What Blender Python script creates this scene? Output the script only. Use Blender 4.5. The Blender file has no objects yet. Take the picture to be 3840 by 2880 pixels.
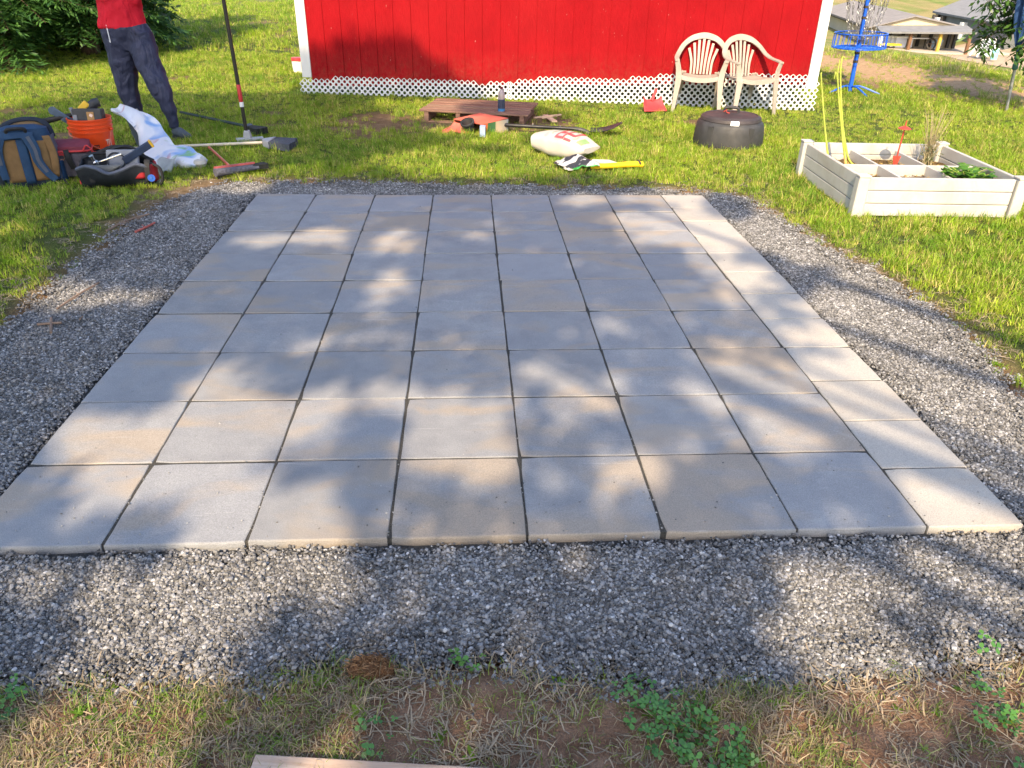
import bpy, bmesh, math, random
import numpy as np
from mathutils import Vector, Matrix, Euler

random.seed(7)
RNG = np.random.default_rng(11)
SC = bpy.context.scene
COL = SC.collection
PI = math.pi
R = math.radians

# ---------------------------------------------------------------- camera
CAM_F, CAM_PIT, CAM_YAW, CAM_ROL = 2887.16, 0.510388, 0.0635085, -0.0197086
CAM_C = Vector((0.0369, -1.7515, 1.4952))
_F = Vector((math.sin(CAM_YAW) * math.cos(CAM_PIT), math.cos(CAM_YAW) * math.cos(CAM_PIT), -math.sin(CAM_PIT)))
_R = Vector((math.cos(CAM_YAW), -math.sin(CAM_YAW), 0))
_D = _F.cross(_R)
_R2 = math.cos(CAM_ROL) * _R + math.sin(CAM_ROL) * _D
_D2 = -math.sin(CAM_ROL) * _R + math.cos(CAM_ROL) * _D
cam_d = bpy.data.cameras.new('camera')
cam = bpy.data.objects.new('camera', cam_d)
COL.objects.link(cam)
cam_d.sensor_width = 36.0
cam_d.lens = CAM_F / 3840 * 36.0
cam_d.clip_start = 0.05
cam_d.clip_end = 3000
m = Matrix.Identity(4)
for i in range(3):
    m[i][0] = _R2[i]; m[i][1] = -_D2[i]; m[i][2] = -_F[i]; m[i][3] = CAM_C[i]
cam.matrix_world = m
SC.camera = cam


def A(x, y, z=0.0):
    """photo pixel -> world point at height z (a survey helper: everything stands on its real ground spot)"""
    d = _F + _R2 * ((x - 1920) / CAM_F) + _D2 * ((y - 1440) / CAM_F)
    return CAM_C + d * ((z - CAM_C.z) / d.z)


def AY(x, y, Y):
    d = _F + _R2 * ((x - 1920) / CAM_F) + _D2 * ((y - 1440) / CAM_F)
    return CAM_C + d * ((Y - CAM_C.y) / d.y)


# ---------------------------------------------------------------- world, sun, exposure
SUN_EL, SUN_AZ = R(39.0), R(13.0)          # sun stands behind the camera, a little to the left
SUN_L = Vector((-math.sin(SUN_AZ) * math.cos(SUN_EL), -math.cos(SUN_AZ) * math.cos(SUN_EL), math.sin(SUN_EL)))
world = bpy.data.worlds.new('World')
SC.world = world
world.use_nodes = True
wn = world.node_tree
sky = wn.nodes.new('ShaderNodeTexSky')
sky.sky_type = 'NISHITA'
sky.sun_disc = False
sky.sun_elevation = SUN_EL
sky.sun_rotation = math.atan2(SUN_L.x, SUN_L.y)
sky.air_density = 1.0
sky.dust_density = 2.0
sky.ozone_density = 0.7
wn.nodes['Background'].inputs['Strength'].default_value = 0.15
wn.links.new(sky.outputs[0], wn.nodes['Background'].inputs['Color'])
sun_d = bpy.data.lights.new('sun', 'SUN')
sun_d.energy = 3.6
sun_d.angle = R(0.53)
sun_d.color = (1.0, 0.79, 0.52)
sun = bpy.data.objects.new('sun', sun_d)
sun.rotation_euler = SUN_L.to_track_quat('Z', 'Y').to_euler()
sun.location = (0, 0, 30)
COL.objects.link(sun)
SC.view_settings.view_transform = 'Standard'
SC.view_settings.look = 'None'
SC.view_settings.gamma = 1.0
SC.view_settings.exposure = 1.38
SC.cycles.use_adaptive_sampling = True
SC.cycles.adaptive_threshold = 0.02
SC.cycles.max_bounces = 5
SC.cycles.diffuse_bounces = 3
SC.cycles.glossy_bounces = 2
SC.cycles.transmission_bounces = 4
SC.cycles.transparent_max_bounces = 6
SC.cycles.use_denoising = True
SC.cycles.caustics_reflective = False
SC.cycles.caustics_refractive = False


# ---------------------------------------------------------------- materials
class NT:
    def __init__(s, name):
        s.m = bpy.data.materials.new(name); s.m.use_nodes = True
        s.t = s.m.node_tree
        s.b = s.t.nodes['Principled BSDF']
        s.out = s.t.nodes['Material Output']
    def n(s, typ, **kw):
        nd = s.t.nodes.new(typ)
        for k, v in kw.items():
            if k.startswith('i_'):
                nd.inputs[k[2:].replace('_', ' ')].default_value = v
            else:
                setattr(nd, k, v)
        return nd
    def l(s, a, b): s.t.links.new(a, b)
    def coord(s, kind='Object'): return s.n('ShaderNodeTexCoord').outputs[kind]
    def noise(s, vec, scale, detail=4, rough=0.55, dist=0.0):
        nd = s.n('ShaderNodeTexNoise'); nd.inputs['Scale'].default_value = scale
        nd.inputs['Detail'].default_value = detail; nd.inputs['Roughness'].default_value = rough
        nd.inputs['Distortion'].default_value = dist
        if vec is not None: s.l(vec, nd.inputs['Vector'])
        return nd.outputs['Fac']
    def ramp(s, fac, stops):
        nd = s.n('ShaderNodeValToRGB'); e = nd.color_ramp.elements
        while len(e) < len(stops): e.new(0.5)
        for i, (p, c) in enumerate(stops):
            e[i].position = p; e[i].color = (*c, 1) if len(c) == 3 else c
        s.l(fac, nd.inputs['Fac']); return nd.outputs['Color']
    def rng(s, fac, a, b, c=0.0, d=1.0):
        nd = s.n('ShaderNodeMapRange'); nd.inputs[1].default_value = a; nd.inputs[2].default_value = b
        nd.inputs[3].default_value = c; nd.inputs[4].default_value = d
        s.l(fac, nd.inputs[0]); return nd.outputs[0]
    def mix(s, fac, a, b, mode='MIX'):
        nd = s.n('ShaderNodeMix', data_type='RGBA', blend_type=mode)
        for sock, v in ((nd.inputs[0], fac), (nd.inputs[6], a), (nd.inputs[7], b)):
            if hasattr(v, 'is_linked') or hasattr(v, 'links'): s.l(v, sock)
            elif isinstance(v, (int, float)): sock.default_value = v
            else: sock.default_value = (*v, 1) if len(v) == 3 else v
        return nd.outputs[2]
    def math(s, op, a, b=None):
        nd = s.n('ShaderNodeMath', operation=op)
        for sock, v in ((nd.inputs[0], a), (nd.inputs[1], b)):
            if v is None: continue
            if isinstance(v, (int, float)): sock.default_value = v
            else: s.l(v, sock)
        return nd.outputs[0]
    def mapping(s, vec, scale=(1, 1, 1), loc=(0, 0, 0), rot=(0, 0, 0)):
        nd = s.n('ShaderNodeMapping'); nd.inputs['Scale'].default_value = scale
        nd.inputs['Location'].default_value = loc; nd.inputs['Rotation'].default_value = rot
        s.l(vec, nd.inputs['Vector']); return nd.outputs[0]
    def bump(s, h, strength=0.3, dist=0.01):
        nd = s.n('ShaderNodeBump'); nd.inputs['Strength'].default_value = strength
        nd.inputs['Distance'].default_value = dist
        s.l(h, nd.inputs['Height']); s.l(nd.outputs[0], s.b.inputs['Normal']); return nd
    def base(s, col, rough=0.6, spec=0.4, metal=0.0):
        if hasattr(col, 'links'): s.l(col, s.b.inputs['Base Color'])
        else: s.b.inputs['Base Color'].default_value = (*col, 1)
        if hasattr(rough, 'links'): s.l(rough, s.b.inputs['Roughness'])
        else: s.b.inputs['Roughness'].default_value = rough
        s.b.inputs['Specular IOR Level'].default_value = spec
        s.b.inputs['Metallic'].default_value = metal


_MATS = {}
def pm(name, col, rough=0.55, var=0.18, scale=14.0, bump=0.15, bscale=90.0, spec=0.4, metal=0.0, dirt=None, dirt_amt=0.35):
    """plain worn paint / plastic / cloth: colour with wear, dirt blotches and fine relief"""
    if name in _MATS: return _MATS[name]
    t = NT(name); v = t.coord('Object')
    f = t.noise(v, scale, 5, 0.6)
    lo = tuple(c * (1 - var) for c in col); hi = tuple(min(1, c * (1 + var)) for c in col)
    c = t.ramp(f, [(0.3, lo), (0.7, hi)])
    if dirt is not None:
        d = t.rng(t.noise(v, scale * 0.45, 6, 0.7, 0.6), 0.5, 0.75, 0.0, dirt_amt)
        c = t.mix(d, c, dirt)
    r = t.rng(t.noise(v, scale * 2.3, 3), 0.2, 0.8, max(0.03, rough - 0.1), min(1, rough + 0.12))
    t.base(c, r, spec, metal)
    if bump: t.bump(t.noise(v, bscale, 3), bump, 0.004)
    _MATS[name] = t.m
    return t.m


# ---------------------------------------------------------------- mesh helpers
class MB:
    def __init__(s): s.v = []; s.f = []; s.mi = []
    def add(s, vs, fs, mi=0):
        o = len(s.v); s.v += [tuple(p) for p in vs]
        s.f += [tuple(i + o for i in f) for f in fs]; s.mi += [mi] * len(fs); return s
    def box(s, c, d, rot=None, mi=0, taper=1.0):
        vs = []
        for z in (-1, 1):
            k = 1.0 if z < 0 else taper
            for x, y in ((-1, -1), (1, -1), (1, 1), (-1, 1)):
                p = Vector((x * d[0] / 2 * k, y * d[1] / 2 * k, z * d[2] / 2))
                if rot is not None: p = rot @ p
                vs.append(p + Vector(c))
        return s.add(vs, [(3, 2, 1, 0), (4, 5, 6, 7), (0, 1, 5, 4), (1, 2, 6, 5), (2, 3, 7, 6), (3, 0, 4, 7)], mi)
    def bar(s, a, b, w, h, up=(0, 0, 1), mi=0):
        a = Vector(a); b = Vector(b); t = (b - a).normalized(); u = Vector(up)
        x = t.cross(u)
        if x.length < 1e-4: x = t.cross(Vector((1, 0, 0)))
        x.normalize(); u = x.cross(t)
        vs = [p + x * (i * w / 2) + u * (j * h / 2) for p in (a, b) for i, j in ((-1, -1), (1, -1), (1, 1), (-1, 1))]
        return s.add(vs, [(0, 1, 2, 3), (7, 6, 5, 4), (0, 4, 5, 1), (1, 5, 6, 2), (2, 6, 7, 3), (3, 7, 4, 0)], mi)
    def tube(s, pts, r, n=8, caps=True, mi=0, sx=1.0, up=None):
        pts = [Vector(p) for p in pts]; k = len(pts)
        rs = [r] * k if isinstance(r, (int, float)) else list(r)
        o = len(s.v); prev = None
        for i, p in enumerate(pts):
            t = (pts[min(i + 1, k - 1)] - pts[max(i - 1, 0)])
            t = t.normalized() if t.length > 1e-9 else Vector((0, 0, 1))
            if prev is None:
                ref = Vector(up) if up is not None else (Vector((0, 0, 1)) if abs(t.z) < 0.9 else Vector((1, 0, 0)))
                x = t.cross(ref).normalized()
            else:
                x = (prev - t * prev.dot(t))
                x = x.normalized() if x.length > 1e-6 else t.orthogonal().normalized()
            prev = x; y = x.cross(t)
            for j in range(n):
                a = 2 * PI * j / n
                s.v.append(tuple(p + x * (math.cos(a) * rs[i] * sx) + y * (math.sin(a) * rs[i])))
        for i in range(k - 1):
            for j in range(n):
                j2 = (j + 1) % n
                s.f.append((o + i * n + j, o + i * n + j2, o + (i + 1) * n + j2, o + (i + 1) * n + j)); s.mi.append(mi)
        if caps:
            s.f.append(tuple(o + j for j in reversed(range(n)))); s.mi.append(mi)
            s.f.append(tuple(o + (k - 1) * n + j for j in range(n))); s.mi.append(mi)
        return s
    def lathe(s, prof, n=32, c=(0, 0, 0), mi=0, a0=0.0, a1=2 * PI):
        o = len(s.v); full = abs(a1 - a0 - 2 * PI) < 1e-6; cols = n if full else n + 1
        for r, z in prof:
            for j in range(cols):
                a = a0 + (a1 - a0) * j / n
                s.v.append((c[0] + r * math.cos(a), c[1] + r * math.sin(a), c[2] + z))
        for i in range(len(prof) - 1):
            for j in range(n):
                j2 = (j + 1) % cols if full else j + 1
                s.f.append((o + i * cols + j, o + i * cols + j2, o + (i + 1) * cols + j2, o + (i + 1) * cols + j)); s.mi.append(mi)
        return s
    def grid(s, fn, nu, nv, mi=0, closeu=False):
        o = len(s.v); cu = nu if closeu else nu + 1
        for j in range(nv + 1):
            for i in range(cu):
                s.v.append(tuple(fn(i / nu, j / nv)))
        for j in range(nv):
            for i in range(nu):
                i2 = (i + 1) % cu
                s.f.append((o + j * cu + i, o + j * cu + i2, o + (j + 1) * cu + i2, o + (j + 1) * cu + i)); s.mi.append(mi)
        return s
    def prism(s, outline, h, M=None, mi=0):
        n = len(outline); vs = [Vector((x, y, 0)) for x, y in outline] + [Vector((x, y, h)) for x, y in outline]
        if M is not None: vs = [M @ v for v in vs]
        return s.add(vs, [tuple(reversed(range(n))), tuple(range(n, 2 * n))] + [(i, (i + 1) % n, n + (i + 1) % n, n + i) for i in range(n)], mi)
    def mesh(s, name, smooth=False):
        me = bpy.data.meshes.new(name); me.from_pydata(s.v, [], s.f)
        if any(s.mi): me.polygons.foreach_set('material_index', s.mi)
        if smooth: me.polygons.foreach_set('use_smooth', [True] * len(me.polygons))
        me.update(); return me
    def build(s, name, mat, parent=None, smooth=False, bevel=0.0, sub=0, solid=0.0, recalc=True, seg=2):
        me = s.mesh(name, smooth)
        for mm in (mat if isinstance(mat, (list, tuple)) else [mat]): me.materials.append(mm)
        if recalc:
            bm = bmesh.new(); bm.from_mesh(me)
            bmesh.ops.recalc_face_normals(bm, faces=bm.faces)
            if bevel > 0:
                ed = [e for e in bm.edges if len(e.link_faces) == 2 and e.calc_face_angle(0) > R(30)]
                bmesh.ops.bevel(bm, geom=ed, offset=bevel, segments=seg, affect='EDGES', profile=0.6, clamp_overlap=True)
            bm.to_mesh(me); bm.free()
            if bevel > 0 and smooth: pass
        o = bpy.data.objects.new(name, me); COL.objects.link(o)
        if parent is not None: o.parent = parent
        if solid:
            md = o.modifiers.new('solid', 'SOLIDIFY'); md.thickness = solid; md.offset = 0
        if sub:
            md = o.modifiers.new('sub', 'SUBSURF'); md.levels = sub; md.render_levels = sub
        if smooth:
            try: me.set_sharp_from_angle(angle=R(38))
            except Exception: pass
        return o


def tag(o, label=None, cat=None, group=None, kind=None):
    if label: o['label'] = label
    if cat: o['category'] = cat
    if group: o['group'] = group
    if kind: o['kind'] = kind
    return o


def thing(name, label, cat, loc=(0, 0, 0), rz=0.0, group=None, rot=None):
    o = bpy.data.objects.new(name, None); COL.objects.link(o)
    o.empty_display_size = 0.1
    o.location = loc
    o.rotation_euler = rot if rot is not None else (0, 0, rz)
    return tag(o, label, cat, group)


def lerp(a, b, t): return a + (b - a) * t
def vnoise(x, y, s=0):
    """cheap smooth value noise on numpy arrays"""
    x = np.asarray(x, float); y = np.asarray(y, float)
    xi = np.floor(x).astype(int); yi = np.floor(y).astype(int); fx = x - xi; fy = y - yi
    fx = fx * fx * (3 - 2 * fx); fy = fy * fy * (3 - 2 * fy)
    def h(i, j):
        n = (i * 374761393 + j * 668265263 + s * 974634777) & 0x7fffffff
        n = ((n ^ (n >> 13)) * 1274126177) & 0x7fffffff
        return ((n ^ (n >> 16)) & 0xffff) / 65535.0
    return (h(xi, yi) * (1 - fx) + h(xi + 1, yi) * fx) * (1 - fy) + (h(xi, yi + 1) * (1 - fx) + h(xi + 1, yi + 1) * fx) * fy
def fbm(x, y, s=0, o=4):
    t = 0; a = 0.5
    for k in range(o):
        t = t + a * vnoise(np.asarray(x) * 2 ** k, np.asarray(y) * 2 ** k, s + k); a *= 0.5
    return t / (1 - 0.5 ** o)

# ================================================================ THE SETTING
GRAVEL = np.array([(-2.03, -.44), (-2.03, 1.45), (-2.0, 2.65), (-2.0, 3.2), (-1.89, 3.6), (-1.7, 3.92), (-1.24, 4.0), (-.45, 3.94),
    (.33, 3.88), (1.11, 3.83), (1.69, 3.77), (1.95, 3.6), (2.04, 3.34), (2.09, 2.93), (2.16, 2.4), (2.27, 1.97), (2.3, 1.4),
    (2.24, .96), (2.15, .5), (2.1, -.2), (2.0, -.46), (1.0, -.46), (.63, -.49), (.38, -.47), (.15, -.42), (-.3, -.41), (-.45, -.45), (-1.08, -.43)])


def inpoly(x, y, P):
    x = np.asarray(x, float); y = np.asarray(y, float); ins = np.zeros(x.shape, bool); n = len(P)
    for i in range(n):
        x1, y1 = P[i]; x2, y2 = P[(i + 1) % n]
        c = ((y1 > y) != (y2 > y)); t = (y - y1) / (y2 - y1 + 1e-12)
        ins ^= c & (x < x1 + t * (x2 - x1))
    return ins
def polydist(x, y, P):
    d = np.full(np.shape(x), 1e9); n = len(P)
    for i in range(n):
        a = P[i]; b = P[(i + 1) % n]; v = b - a
        t = np.clip(((x - a[0]) * v[0] + (y - a[1]) * v[1]) / (v @ v), 0, 1)
        d = np.minimum(d, np.hypot(x - a[0] - t * v[0], y - a[1] - t * v[1]))
    return np.where(inpoly(x, y, P), -d, d)
def edge_d(x, y): return (x - 6.0) * 0.94 + (y - 8.9) * 0.34
def ground_z(x, y):
    x = np.asarray(x, float); y = np.asarray(y, float)
    z = (fbm(x * 0.8, y * 0.8, 3) - 0.5) * 0.03
    s = polydist(x, y, GRAVEL)
    z = np.where(s < 0.02, -0.062 + 0 * z, z * np.clip(s / 0.5, 0, 1) - 0.03 * np.clip(1 - s / 0.12, 0, 1))
    d = edge_d(x, y); e = np.clip(d - 1.3, 0, None)
    drop = np.where(e < 2, e * e / 4, e - 1) * 0.1035 + 1.0 * np.sin(PI * np.clip(e / 66, 0, 1))
    r = np.hypot(x, y)
    drop = np.where(e > 66, 6.75, drop)
    bank = np.exp(-((d - 3.2) / 1.0) ** 2) * 0.10 * np.clip(fbm(x * .3, y * .3, 9) * 2, 0, 2)
    hill = np.clip(r - 160, 0, None) * 0.06
    return z - drop + bank + hill + np.clip(y - 24, 0, 40) * -0.01
def dirt_f(x, y):
    """bare earth band along the top of the bank"""
    d = edge_d(x, y) + (fbm(x * .7, y * .7, 21) - .5) * 0.9
    return np.maximum(np.exp(-((d - 1.1) / 1.15) ** 4), .75 * np.exp(-((d - 5.2) / 1.1) ** 4))


# ---- ground sheet
t = NT('ground_soil'); gp = t.n('ShaderNodeNewGeometry').outputs['Position']
n1 = t.noise(gp, 1.3, 6, 0.62); n2 = t.noise(gp, 14, 5, 0.65); n3 = t.noise(gp, 160, 3, 0.6)
soil = t.ramp(n2, [(0.3, (0.14, 0.080, 0.050)), (0.55, (0.25, 0.15, 0.098)), (0.78, (0.37, 0.25, 0.17))])
thatch = t.ramp(n3, [(0.3, (0.035, 0.05, 0.012)), (0.6, (0.085, 0.11, 0.028)), (0.8, (0.19, 0.17, 0.06))])
zone = t.n('ShaderNodeAttribute', attribute_name='zone').outputs['Color']
sep = t.n('ShaderNodeSeparateColor'); t.l(zone, sep.inputs[0])
far = t.ramp(t.noise(gp, 0.35, 6, 0.68), [(0.30, (0.075, 0.125, 0.022)), (0.52, (0.15, 0.20, 0.045)), (0.72, (0.27, 0.25, 0.10))])
tanb = t.ramp(n2, [(0.3, (0.30, 0.185, 0.10)), (0.55, (0.42, 0.28, 0.16)), (0.78, (0.54, 0.40, 0.25))])
c = t.mix(sep.outputs[0], thatch, soil)
c = t.mix(sep.outputs[1], c, far)
c = t.mix(sep.outputs[2], c, tanb)
fine = t.rng(n3, 0.25, 0.75, 0.7, 1.25)
mul = t.n('ShaderNodeMix', data_type='RGBA', blend_type='MULTIPLY'); mul.inputs[0].default_value = 1
t.l(c, mul.inputs[6])
cmb = t.n('ShaderNodeCombineColor')
for i in range(3): t.l(fine, cmb.inputs[i])
t.l(cmb.outputs[0], mul.inputs[7])
t.base(mul.outputs[2], 0.95, 0.1)
t.bump(t.math('ADD', n2, n3), 0.6, 0.02)
M_GROUND = t.m


def axis(parts):
    return np.unique(np.concatenate([np.linspace(a, b, n) for a, b, n in parts]))
xs = axis([(-400, -40, 19), (-40, -9, 32), (-9, -2.4, 50), (-2.4, 2.6, 84), (2.6, 10, 60), (10, 40, 60), (40, 130, 60), (130, 500, 20)])
ys = axis([(-60, -6, 14), (-6, -1.2, 16), (-1.2, 4.4, 94), (4.4, 14, 80), (14, 40, 60), (40, 150, 70), (150, 700, 30)])
X, Y = np.meshgrid(xs, ys)
Z = ground_z(X, Y)
nx, ny = len(xs), len(ys)
idx = np.arange(nx * ny).reshape(ny, nx)
quads = np.stack([idx[:-1, :-1], idx[:-1, 1:], idx[1:, 1:], idx[1:, :-1]], -1).reshape(-1, 4)
me = bpy.data.meshes.new('ground')
me.from_pydata(np.stack([X, Y, Z], -1).reshape(-1, 3).tolist(), [], quads.tolist())
me.polygons.foreach_set('use_smooth', [True] * len(me.polygons))
sd = polydist(X, Y, GRAVEL)
front = np.clip((-0.1 - Y) / 0.3, 0, 1) * (sd < 3)
bare = np.clip(dirt_f(X, Y) + front + np.exp(-(sd / 0.1) ** 2), 0, 1)
patch = np.clip((fbm(X * 1.1, Y * 1.1, 40) - 0.62) * 8, 0, 1) * (np.abs(X) < 12) * 0.7
bare = np.clip(np.maximum(bare, patch * (Y > 3)), 0, 1)
farz = np.clip((np.hypot(X, Y) - 16) / 20, 0, 1)
bankz = np.clip(np.maximum(dirt_f(X, Y), .55 * np.clip((edge_d(X, Y) - .3) / 1.0, 0, 1) * np.clip((fbm(X * .5, Y * .5, 66) - .35) * 4, 0, 1)), 0, 1) * np.clip((X - 2) / 2, 0, 1)
zc = np.stack([bare, farz * (1 - .5 * bankz), bankz, 1 + 0 * bare], -1).reshape(-1)
at_ = me.color_attributes.new('zone', 'FLOAT_COLOR', 'POINT'); at_.data.foreach_set('color', zc.astype(np.float32))
me.materials.append(M_GROUND); me.update()
o = bpy.data.objects.new('ground', me); COL.objects.link(o); tag(o, kind='structure')


# ---- scatter helper: one object, geometry-node instances (only for what nobody could count)
def scatter(name, P, rot, scl, idx, protos, label, cat):
    lib = bpy.data.collections.new(name + '_pieces')
    for k, (pme) in enumerate(protos):
        lib.objects.link(bpy.data.objects.new('%s_piece_%02d' % (name, k), pme))
    me = bpy.data.meshes.new(name); me.from_pydata([tuple(p) for p in P], [], [])
    a = me.attributes.new('rot', 'FLOAT_VECTOR', 'POINT'); a.data.foreach_set('vector', np.asarray(rot, np.float32).reshape(-1))
    a = me.attributes.new('scl', 'FLOAT_VECTOR', 'POINT'); a.data.foreach_set('vector', np.asarray(scl, np.float32).reshape(-1))
    a = me.attributes.new('idx', 'INT', 'POINT'); a.data.foreach_set('value', np.asarray(idx, np.int32))
    ob = bpy.data.objects.new(name, me); COL.objects.link(ob)
    ng = bpy.data.node_groups.new(name + '_nodes', 'GeometryNodeTree')
    ng.interface.new_socket('Geometry', in_out='INPUT', socket_type='NodeSocketGeometry')
    ng.interface.new_socket('Geometry', in_out='OUTPUT', socket_type='NodeSocketGeometry')
    N = ng.nodes; gi = N.new('NodeGroupInput'); go = N.new('NodeGroupOutput')
    ip = N.new('GeometryNodeInstanceOnPoints'); ci = N.new('GeometryNodeCollectionInfo')
    ci.inputs['Collection'].default_value = lib
    ci.inputs['Separate Children'].default_value = True; ci.inputs['Reset Children'].default_value = True
    ip.inputs['Pick Instance'].default_value = True
    def attr(nm, ty):
        q = N.new('GeometryNodeInputNamedAttribute'); q.data_type = ty; q.inputs['Name'].default_value = nm
        return q.outputs['Attribute']
    L = ng.links
    L.new(gi.outputs[0], ip.inputs['Points']); L.new(ci.outputs[0], ip.inputs['Instance'])
    L.new(attr('idx', 'INT'), ip.inputs['Instance Index'])
    e2r = N.new('FunctionNodeEulerToRotation'); L.new(attr('rot', 'FLOAT_VECTOR'), e2r.inputs[0])
    L.new(e2r.outputs[0], ip.inputs['Rotation'])
    L.new(attr('scl', 'FLOAT_VECTOR'), ip.inputs['Scale'])
    L.new(ip.outputs[0], go.inputs[0])
    md = ob.modifiers.new('scatter', 'NODES'); md.node_group = ng
    return tag(ob, label, cat, kind='stuff')


def attr_mesh(name, V, Fc, col, mat, smooth=False):
    me = bpy.data.meshes.new(name); me.from_pydata(V, [], Fc)
    a = me.color_attributes.new('tint', 'FLOAT_COLOR', 'POINT'); a.data.foreach_set('color', np.asarray(col, np.float32).reshape(-1))
    if smooth: me.polygons.foreach_set('use_smooth', [True] * len(me.polygons))
    me.materials.append(mat); me.update(); return me


# ---- gravel: bed sheet plus real stones
t = NT('gravel_grit'); v = t.coord('Object')
t.base(t.ramp(t.noise(v, 220, 4, 0.7), [(0.3, (0.03, 0.032, 0.036)), (0.6, (0.10, 0.102, 0.105)), (0.85, (0.26, 0.25, 0.24))]), 0.95, 0.2)
t.bump(t.noise(v, 170, 4, 0.7), 1.0, 0.012)
M_GRIT = t.m
gx = axis([(-2.1, 2.4, 76)]); gy = axis([(-.55, 4.06, 78)])
GX, GY = np.meshgrid(gx, gy); gid = np.arange(GX.size).reshape(GX.shape)
inside = polydist(GX, GY, GRAVEL) < 0.03
q = [(int(gid[j, i]), int(gid[j, i + 1]), int(gid[j + 1, i + 1]), int(gid[j + 1, i])) for j in range(len(gy) - 1) for i in range(len(gx) - 1)
     if inside[j, i] and inside[j, i + 1] and inside[j + 1, i + 1] and inside[j + 1, i]]
GZ = -0.030 + (fbm(GX * 3, GY * 3, 5) - .5) * 0.010
mb = MB(); mb.v = np.stack([GX, GY, GZ], -1).reshape(-1, 3).tolist(); mb.f = q; mb.mi = [0] * len(q)
tag(mb.build('gravel_bed', M_GRIT, smooth=True), kind='structure')

t = NT('gravel_stone')
tn = t.n('ShaderNodeAttribute', attribute_name='tint').outputs['Color']
inst = t.n('ShaderNodeObjectInfo').outputs['Random']
v = t.coord('Object')
c = t.mix(t.rng(t.noise(v, 180, 3), .3, .7, 0, .3), tn, (0.24, 0.24, 0.245))
gw = t.n('ShaderNodeNewGeometry').outputs['Position']; dm = t.rng(t.noise(gw, 3.0, 4, .6), .3, .7, .78, 1.2)
dc = t.n('ShaderNodeCombineColor')
for i in range(3): t.l(dm, dc.inputs[i])
c = t.mix(1.0, c, dc.outputs[0], 'MULTIPLY')
t.base(c, 0.85, 0.3)
M_STONE = t.m
ico = bmesh.new(); bmesh.ops.create_icosphere(ico, subdivisions=1, radius=1.0)
IV = np.array([v.co[:] for v in ico.verts]); IF = [tuple(v.index for v in f.verts) for f in ico.faces]; ico.free()
protos = []
for k in range(8):
    V, Fc, Cc = [], [], []
    for j in range(60):
        r = 0.0024 + 0.0046 * RNG.random() ** 1.8
        sh = np.array([1.0, 0.6 + 0.4 * RNG.random(), 0.5 + 0.35 * RNG.random()]) * r
        P = IV * sh * (1 + (RNG.random((len(IV), 1)) - .5) * 0.55)
        e = Euler((RNG.random() * 1.0 - .5, RNG.random() * 1.0 - .5, RNG.random() * 6.28)).to_matrix()
        P = P @ np.array(e).T
        P += np.array([(RNG.random() - .5) * 0.09, (RNG.random() - .5) * 0.09, RNG.random() * 0.008])
        o0 = len(V); V += P.tolist(); Fc += [tuple(i + o0 for i in f) for f in IF]
        g = 0.055 + 0.26 * RNG.random() ** 1.5 + (0.24 if RNG.random() < .09 else 0)
        w = RNG.random()
        cc = (g * (1.0 + .05 * w), g * (1.0 + .02 * w), g * (1.06 - .08 * w), 1)
        Cc += [cc] * len(IV)
    protos.append(attr_mesh('gravel_handful', V, Fc, Cc, M_STONE))
n = 15500
px_ = RNG.uniform(-2.15, 2.4, n * 3); py_ = RNG.uniform(-.62, 4.1, n * 3)
sdg = polydist(px_, py_, GRAVEL) + (fbm(px_ * 6, py_ * 6, 14) - .5) * 0.16
keep = (sdg < 0.0) & ~((px_ > -1.475) & (px_ < 1.775) & (py_ > -.048) & (py_ < 3.70))
stray = (sdg >= 0) & (sdg < 0.16) & (RNG.random(len(px_)) < 0.10)
keep |= stray
px_, py_ = px_[keep][:n], py_[keep][:n]; n = len(px_)
gz_ = -0.026 + (fbm(px_ * 3, py_ * 3, 5) - .5) * 0.010 + np.where(polydist(px_, py_, GRAVEL) > -.02, 0.012, 0)
scatter('gravel', np.stack([px_, py_, gz_], -1),
        np.stack([RNG.normal(0, .08, n), RNG.normal(0, .08, n), RNG.uniform(0, 6.28, n)], -1),
        (RNG.uniform(0.75, 1.3, n)[:, None] * np.ones(3)), RNG.integers(0, 8, n), protos,
        'crushed grey gravel spread around the paved square', 'gravel')


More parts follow.
